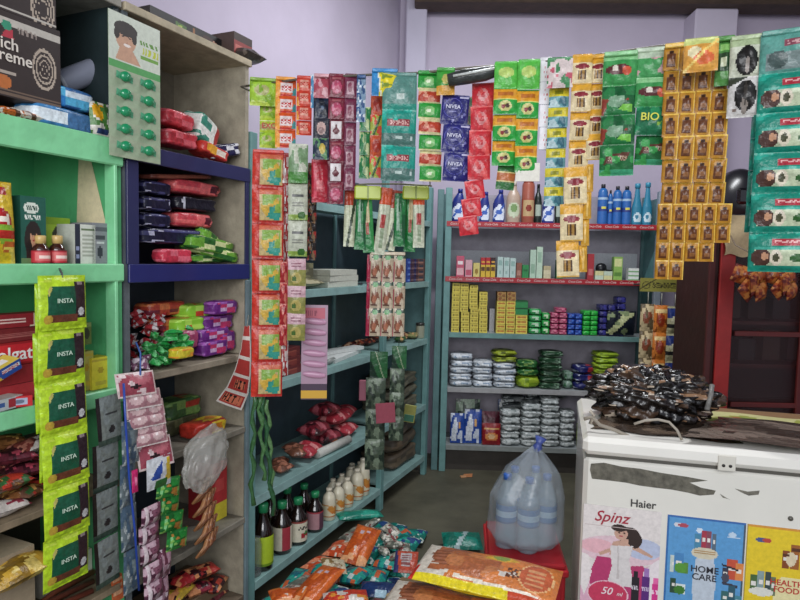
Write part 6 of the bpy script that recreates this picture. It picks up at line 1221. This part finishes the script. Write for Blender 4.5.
m.v = [(x, y, max(z, -.085)) for x, y, z in m.v]
q = at(654, 412, 2.28)
solo('black_bag', m, DARKBAG, 'big crumpled black and brown plastic bag piled on the left of the freezer lid', 'bag', None, (q.x, q.y + .03, FT + .088), (0, 0, -.25))
def lidpt(px, py, up=0):
    for k in range(60):
        Y = 1.8 + k * .02; p = at(px, py, Y)
        if p.z <= FT + up: return p
    return p
m = MB(); pp_ = [at(584, 419, 2.12), at(592, 417, 2.12), at(600, 425, 2.1), at(615, 430, 2.09), at(630, 437, 2.08), at(636, 441, 2.07)]; m.tube(pp_, .0065, 7, '8f8678'); m.tube([at(590, 424, 2.12), at(594, 415, 2.12), at(590, 411, 2.13)], .006, 7, 'b0a696')
solo('frayed_cord', m, PAPER, 'thick beige cord end lying at the left corner of the freezer lid', 'cord')
m = MB(); m.tube([at(634, 424, 2.08), at(645, 420.5, 2.07), at(658, 419.5, 2.06), at(669, 422, 2.05), at(677, 430, 2.03), at(682, 440, 2.02)], .0045, 7, 'a39a8c'); solo('thin_cord', m, PAPER, 'thin beige cord arching over the front of the black bag', 'cord')
m = MB(); m.tube([at(707, 410, 2.14), at(711, 395, 2.16), at(712, 385, 2.18)], .009, 6, '7c7a76'); solo('grey_strap', m, FOIL, 'short grey strap at the right end of the black bag', 'strap')

# ================================================================== dark red showcase
SY = 3.1
sx0 = at(711, 300, SY).x; ztop = at(750, 216, SY).z
t = root('glass_showcase', 'dark red wooden glass showcase standing behind the freezer', 'showcase', None, (sx0, SY, 0), 0)
DR, RD = '351412', '9a2422'  # maroon wood; the low light on the showcase is put into its dark colours
W_ = 1.5
m = MB(); m.box(0, .03, .0, .40, 0, ztop, DR, .003); part(t, 'side_panel', m, PAINT)
m = MB(); m.box(W_ - .03, W_, .0, .40, 0, ztop, DR, .003); part(t, 'side_panel', m, PAINT)
m = MB(); m.box(.03, W_ - .03, .385, .40, 0, ztop, '2a1212'); part(t, 'back_panel', m, PAINT)
m = MB(); m.box(-.01, W_, -.01, .41, ztop - .03, ztop, '7a2420', .004); part(t, 'top_board', m, PAINT)
for z in (.75, 1.0, 1.22, 1.45): m = MB(); m.box(.03, W_ - .03, .03, .38, z - .018, z, '4a1a18'); part(t, 'shelf', m, PAINT)
for px, wd, cc, nm in ((709, .03, '4a1816', 'door_frame'), (724, .075, RD, 'door_frame'), (806, .06, '5a1a18', 'door_frame')):
    x = at(px, 300, SY).x - sx0; m = MB(); m.box(x - wd / 2, x + wd / 2, -.022, -.002, 0, ztop - .032, cc, .004); part(t, nm, m, PAINT, label='bright red door upright' if cc == RD else None)
for z in (1.16, .80): m = MB(); m.box(.12, W_, -.018, -.004, z - .012, z + .012, '5c1c1a', .002); part(t, 'door_rail', m, PAINT)
m = MB(); m.box(.04, W_ - .03, .002, .006, .02, ztop - .04, '3a2020'); part(t, 'glass_pane', m, PANE)
for k in range(9):
    m = carton(.09, .1, (.14, .11, .16)[k % 3], ('3a2420', '2c2426', '4a3028')[k % 3], None, None, 1)  # carton colours kept dark to carry the dimness behind the pane
    put(Frame(sx0, SY, 0), 'dim_carton', m, PAPER, .16 + .13 * (k % 5) + .04 * (k // 5), .22, (1.0, 1.22)[k // 5], 'dim carton inside the dark red showcase, %s on its %s shelf' % (('first', 'second', 'third', 'fourth', 'fifth')[k % 5] + ' from the left', ('lower', 'upper')[k // 5]), 'box', 'dim cartons in the showcase')
# helmet
m = MB(); rr = .135; m.lathe([(rr * .86, 0), (rr * .98, .03), (rr, .08), (rr * .96, .13), (rr * .8, .19), (rr * .5, .235), (rr * .2, .255), (0, .26)], 28, '15151a', sy=1.15)
q = at(737, 214, 3.3)
t2 = root('black_helmet', 'round black helmet on top of the dark red showcase behind the gold sachets', 'helmet', None, (q.x, 3.3, ztop + .002), 0)
part(t2, 'shell', m, GLOSS); m = MB(); m.box(-.09, .09, -.17, -.14, .06, .14, '0c0c10', .02); part(t2, 'visor', m, GLASSY); m = MB(); m.lathe([(rr * .8, 0), (rr * .9, .0), (rr * .9, .014), (rr * .8, .014)], 28, '2c2c30', sy=1.15); part(t2, 'rim', m, GLOSS)
q0, q1 = at(726, 217, 3.05), at(752, 258, 3.05)
m = MB(); U, V = np.meshgrid(np.linspace(0, 1, 14), np.linspace(0, 1, 18)); w, h = q1.x - q0.x, q0.z - q1.z
m.grid((U - .5) * w + .006 * np.sin(V * 9), .006 * np.sin(V * 6 + U * 3), -V * h + .008 * np.sin(U * 7) * V, 'b8a27c'); m.grid((U - .5) * w + .006 * np.sin(V * 9), .004 + .006 * np.sin(V * 6 + U * 3), -V * h + .008 * np.sin(U * 7) * V, 'a8946c', flip=True)
solo('cardboard_flap', m, PAPER, 'torn beige cardboard piece hanging at the top of the dark red showcase', 'cardboard', None, ((q0.x + q1.x) / 2, 3.05, q0.z + .01))
org_ = P('9a4a24', ('n', 'b8743a', 6, 3, .58), ('n', '6a241c', 6, 6, .55))
for k, (x0, y0, x1, y1) in enumerate(((734, 264, 768, 300), (767, 266, 797, 299))):
    w = (x1 - x0) * 2.85 / 620; h = (y1 - y0) * 2.85 / 620; q = at((x0 + x1) / 2, y0 - 6, 2.85)
    t3 = root('snack_bunch', ('left', 'right')[k] + ' bunch of orange snack packets hanging before the dark red showcase', 'snack packets', 'orange snack bunches', q, 0)
    for j in range(5): part(t3, 'snack_packet', pillow(w * .6, h * .5, .04, org_, 12, 12, j + k * 5), FOIL, (w * (-.22, .2, -.12, .24, 0)[j], -.01 * j, -h * (.35, .40, .75, .8, .6)[j] - .02), (.1, (.3, -.4, .7, -.2, 1.2)[j], .2 * j))
    m = MB(); m.tube([(0, 0, -.03), (0, .0, .02), (-.02, .10, .06), (-.02, .22, ztop - .04 - q.z)], .003, 5, '6a5a4a'); part(t3, 'hanging_string', m, PAPER)

# ================================================================== red crate with the bag of water bottles
cr = root('red_crate', 'red plastic crate turned over on the floor beside the freezer', 'crate', None, (0, 0, 0), 0)
C0 = Vector((.355, 2.26, 0)); CW, CD_, CH = .285, .36, .375
CF = Frame(C0.x, C0.y, R(-6)); cr.location = CF.o; cr.rotation_euler = (0, 0, CF.a)
RC = 'a81e28'
m = MB(); m.box(0, CW, 0, CD_, CH - .02, CH, RC, .006); m.box(-.01, CW + .01, -.01, CD_ + .01, CH - .045, CH - .018, 'b8242e', .005); part(cr, 'base_panel', m, GLOSS)
for (x0, x1, y0, y1) in ((0, CW, 0, .012), (0, CW, CD_ - .012, CD_), (0, .012, 0.012, CD_ - .012), (CW - .012, CW, .012, CD_ - .012)):
    m = MB(); m.box(x0, x1, y0, y1, 0, CH - .045, RC, .003)
    for k in range(6):
        if x1 - x0 > .1: xx = x0 + .02 + k * .05; m.box(xx, xx + .01, y0 - .004, y1 + .004, .01, CH - .05, 'b0222c')
        else: yy = y0 + .02 + k * .06; m.box(x0 - .004, x1 + .004, yy, yy + .01, .01, CH - .05, 'b0222c')
    part(cr, 'side_wall', m, GLOSS)
pb = [(0, 0), (.9, 0), (1, .02), (1, .30), (.94, .33), (1, .37), (1, .62), (.8, .76), (.42, .88), (.36, .93)]
for k, (x, y) in enumerate(((.070, .13), (.152, .10), (.225, .15), (.105, .22), (.19, .235))):
    bottle(CF, x, y, CH, .29, .041, 'clear water bottle with a blue label inside the plastic bag, ' + ('front left', 'front middle', 'front right', 'back left', 'back right')[k], '9fb8c4', '2a5aa8', 'water bottles in the bag', labfn=P('2f6fa8', ('r', .2, .3, .8, .7, 'a8c8dc'), ('r', 0, 0, 1, .12, '1f4a80')), prof=pb, mt=PET, capr=.42, caph=.07, labz=(.36, .60))
def bagf(n=46):
    rs = np.random.RandomState(9); a = np.linspace(-math.pi, math.pi, n + 1); v = np.linspace(0, 1, 40); A, V = np.meshgrid(a, v)
    prof = np.interp(V, [0, .04, .12, .5, .75, .9, .96, 1], [0, .8, 1, .97, .68, .3, .13, .03]); cr_ = 1 + .05 * np.sin(5 * A + 3 * V) * V + .035 * np.sin(9 * A - 5 * V + 1) + .03 * np.sin(17 * A + 9 * V) * V
    X = .148 * prof * cr_ * np.cos(A) + .03 * np.maximum(0, V - .5) * 2; Y = .140 * prof * cr_ * np.sin(A); Z = V * .40 + .006 * np.sin(7 * A) * V
    return MB().grid(X, Y, Z, 'aab4bc')
q = CF.p(.150, .165, CH)
t4 = root('water_bag', 'clear plastic bag of water bottles tied at the top, standing on the red crate', 'plastic bag', None, q + Vector((0, 0, .0005)), 0)
part(t4, 'bag_film', bagf(), CLEAR); m = MB(); m.lathe([(0, 0), (.014, .0), (.02, .02), (.012, .035), (.024, .06), (0, .062)], 12, '4a5aa0'); part(t4, 'knot', m, FOIL, (.03, 0, .372), (0, .3, 0), label='blue knot')

# ================================================================== big snack packs on a carton, near foreground
rusk = P('d87e3a', ('q', [(0, 0), (.20, 0), (.30, .45), (.12, 1), (0, 1)], 'd9cfc0'), ('e', .22, .62, .15, .30, '8a4e30'), ('h', .1, .36, .36, .9, 'a8684a', 6), ('e', .40, .52, .22, .26, 'c27a4a'), ('n', 'b0643a', 7, 4, .62, .1, .2, .6, .9), ('e', .58, .80, .09, .10, '7c8a3a'), ('q', [(.44, .72), (.58, .98), (.72, .78), (.6, .70)], 'd8a83a'), ('e', .58, .80, .06, .07, '8fa04a'),
         ('q', [(.62, .30), (.74, .42), (.72, .5), (.60, .42)], 'd8cfc4'), ('w', .66, .34, .80, .60, '6a3a1c'), ('e', .86, .50, .12, .34, 'c8623a'), ('o', .86, .50, .12, .34, 'e8b880', .84), ('h', .80, .3, .92, .7, 'd89a6a', 4), ('r', 0, 0, .70, .12, 'e8d428'), ('r', .70, 0, 1, .10, 'c84a2a'), ('r', 0, .0, .03, .3, 'c83028'), ('q', [(.3, .14), (.9, .08), (.9, .12), (.3, .2)], 'e8dcc8'))
m = MB(); m.box(-.27, .25, -.17, .13, 0, .315, '7a6448', .004); m.box(-.27, .25, -.02, .0, .3151, .3158, 'a8946c'); solo('carton_stand', m, PAPER, 'brown carton on the floor under the two big orange snack packs', 'box', None, (.23, 2.02, 0), (0, 0, R(-22)))
solo('snack_pack', pillow(.48, .25, .07, rusk, 64, 44, 3, .04, .08, True), FOIL, 'big orange and cream snack pack with brown food picture, upper one in the near foreground', 'packet', 'big snack packs', (.315, 2.045, .43), (R(2), 0, R(-22)))
solo('snack_pack', pillow(.48, .25, .075, rusk, 64, 44, 5, .04, .08, True), FOIL, 'big orange and cream snack pack peeping out below the upper one', 'packet', 'big snack packs', (.205, 1.945, .355), (R(0), 0, R(-18)))

# ================================================================== heap of packets on the floor in front of the teal rack
tealq = P('17786c', ('n', '3fb0a0', 5, 3, .55), ('n', 'd0dcd4', 6, 6, .68), ('r', .3, .3, .7, .7, '1f9484'), ('n', '2a4a80', 5, 9, .72)); tealr = P('1f6a78', ('q', [(.1, .1), (.5, .2), (.4, .8), (.1, .7)], 'c8d4d0'), ('n', '27a090', 5, 12, .5), ('n', 'c8603a', 6, 14, .74))
silv = P('a8a698', ('n', '6a6e64', 5, 3, .5), ('n', 'd8d4c8', 6, 6, .62), ('n', '8a4a4a', 6, 9, .74)); orq = P('d0662c', ('r', 0, .0, 1, .15, 'e8a878'), ('e', .5, .3, .16, .08, 'e0c8b8'), ('e', .5, .72, .2, .07, 'c8b0b8'), ('r', .44, .1, .56, .9, 'dc7a3c'), ('n', 'b8501f', 5, 5, .66)); oq2 = P('c8502c', ('n', 'e8906a', 5, 3, .6), ('n', 'd8d0c0', 5, 6, .72))
rs = random.Random(21); cnt = 0
for lv in range(4):
    smax = (1.10, .92, .66, .36)[lv]; s_ = -.34 + .05 * (lv % 2)
    while s_ < smax:
        d_ = -.50 + .04 * lv + (.16 if s_ > .7 else 0)
        while d_ < -.08 - .02 * lv:
            kind = rs.choice(['t', 't', 't', 'r', 'r', 's', 'o'] if lv < 3 else ['t', 't', 'r', 's'])
            fn = {'t': tealq, 'r': tealr, 's': silv, 'o': oq2}[kind]
            o = solo('biscuit_packet', pillow(.15, .115, .044, fn, 14, 12, cnt % 4, .05, .16, True), FOIL,
                 {'t': 'teal and white biscuit packet in the heap on the floor', 'r': 'teal packet with pale patches in the heap on the floor', 's': 'small silver grey packet in the heap on the floor', 'o': 'red orange small packet in the heap on the floor'}[kind], 'packet', {'t': 'teal white packets heap', 'r': 'patchy teal packets heap', 's': 'silver packets heap', 'o': 'red orange packets heap'}[kind],
                 L.p(s_ + rs.uniform(-.012, .012), d_ + rs.uniform(-.006, .006), .028 + .052 * lv), (rs.uniform(-.12, .12), rs.uniform(-.12, .12), LA + rs.uniform(-.25, .25)))
            cnt += 1; d_ += .132
        s_ += .165
def fl(px, py, z): 
    d = at(px, py, 1) - CAM; k = (z - CAM.z) / d.z; return CAM + d * k
def loose(px, py, z, w, h, t, fn, label, rot, name='rusk_packet', nx=20, ny=18, group=None, sd=1):
    solo(name, pillow(w, h, t, fn, nx, ny, sd, .04, .1, True), FOIL, label, 'packet', group, fl(px, py, z), rot)
loose(361, 545, .22, .115, .24, .06, orq, 'long orange rusk packet standing out at the far end of the floor heap', (R(16), R(8), R(-14)), group='long orange packets')
loose(316, 587, .27, .11, .24, .06, orq, 'long orange rusk packet at the near left of the floor heap', (R(12), R(-6), R(-30)), group='long orange packets', sd=3)
loose(334, 566, .245, .10, .09, .035, P('d0c4a8', ('n', '8a7048', 6, 3, .55)), 'torn cream wrapper end beside the near orange rusk packet', (.2, .2, .3), name='torn_wrapper')
loose(288, 596, .25, .13, .10, .045, orq, 'orange packet corner at the bottom left of the floor heap', (0, .1, .4), group='long orange packets', sd=5)
loose(346, 600, .27, .16, .10, .04, P('c83c2a', ('n', 'd8d0c8', 5, 3, .6), ('n', 'e0903a', 5, 6, .68)), 'red and white packet at the bottom edge of the floor heap', (.1, 0, .2), name='red_packet')
loose(406, 562, .20, .10, .11, .03, P('c0503a', ('q', [(.0, 0), (.2, 0), (.1, 1), (0, 1)], '3a3a6a'), ('q', [(.3, .2), (.7, .2), (.75, .85), (.25, .85)], 'b8b0b0'), ('h', .3, .3, .7, .8, '8a4a48', 4)), 'fan shaped brick orange packet with white lettering panel on the floor heap', (R(25), 0, R(-5)), name='fan_packet')
loose(380, 590, .24, .15, .09, .035, P('1d3566', ('r', .4, .0, .7, .3, 'a8c8d8')), 'plain navy packet at the near edge of the floor heap', (.1, 0, -.1), name='navy_packet')
loose(360, 515, .14, .24, .09, .045, P('1f7f6c', ('n', '2fa088', 5, 3, .6)), 'plain green teal packet at the far end of the floor heap', (0, .05, .35), name='teal_packet')
for k, (x, y) in enumerate(((377, 532), (388, 538), (384, 551), (394, 545), (398, 556), (372, 524), (404, 550), (391, 530))):
    loose(x, y, .16 + .02 * (k % 2), .085, .06, .035, silv, 'small silver packet at the right of the floor heap, ' + ('beside the long orange one', 'topmost', 'under the topmost one', 'right of the topmost one', 'just above the fan shaped packet', 'furthest back', 'rightmost', 'back right')[k], (.2 * (k % 3), .3, .8 * k), name='silver_packet', group='silver sachet packets', sd=k % 4, nx=12, ny=12)
loose(462, 541, .05, .20, .14, .05, P('17705f', ('d', .5, .5, .4, .07, 'a8c0c0'), ('n', '1f8a78', 5, 3, .6)), 'dark teal packet with a pale streak lying behind the big snack packs', (R(12), 0, .05), name='teal_packet')
m = MB(); m.box(-.12, .12, -.06, .06, 0, .03, '6a5a48', .004); 
q = fl(467, 477, .0); m = MB(); m.add([(-.04, 0, .002), (.03, -.02, .004), (.05, .02, .014), (-.01, .03, .012), (-.04, .0, .0035)], [(0, 1, 2, 3)], 'b87a50'); m.box(-.05, -.01, -.015, .01, .001, .012, 'c8946a', .002)
solo('paper_scrap', m, PAPER, 'small orange paper scrap on the floor below the back rack', 'paper', None, q, (0, 0, .3))
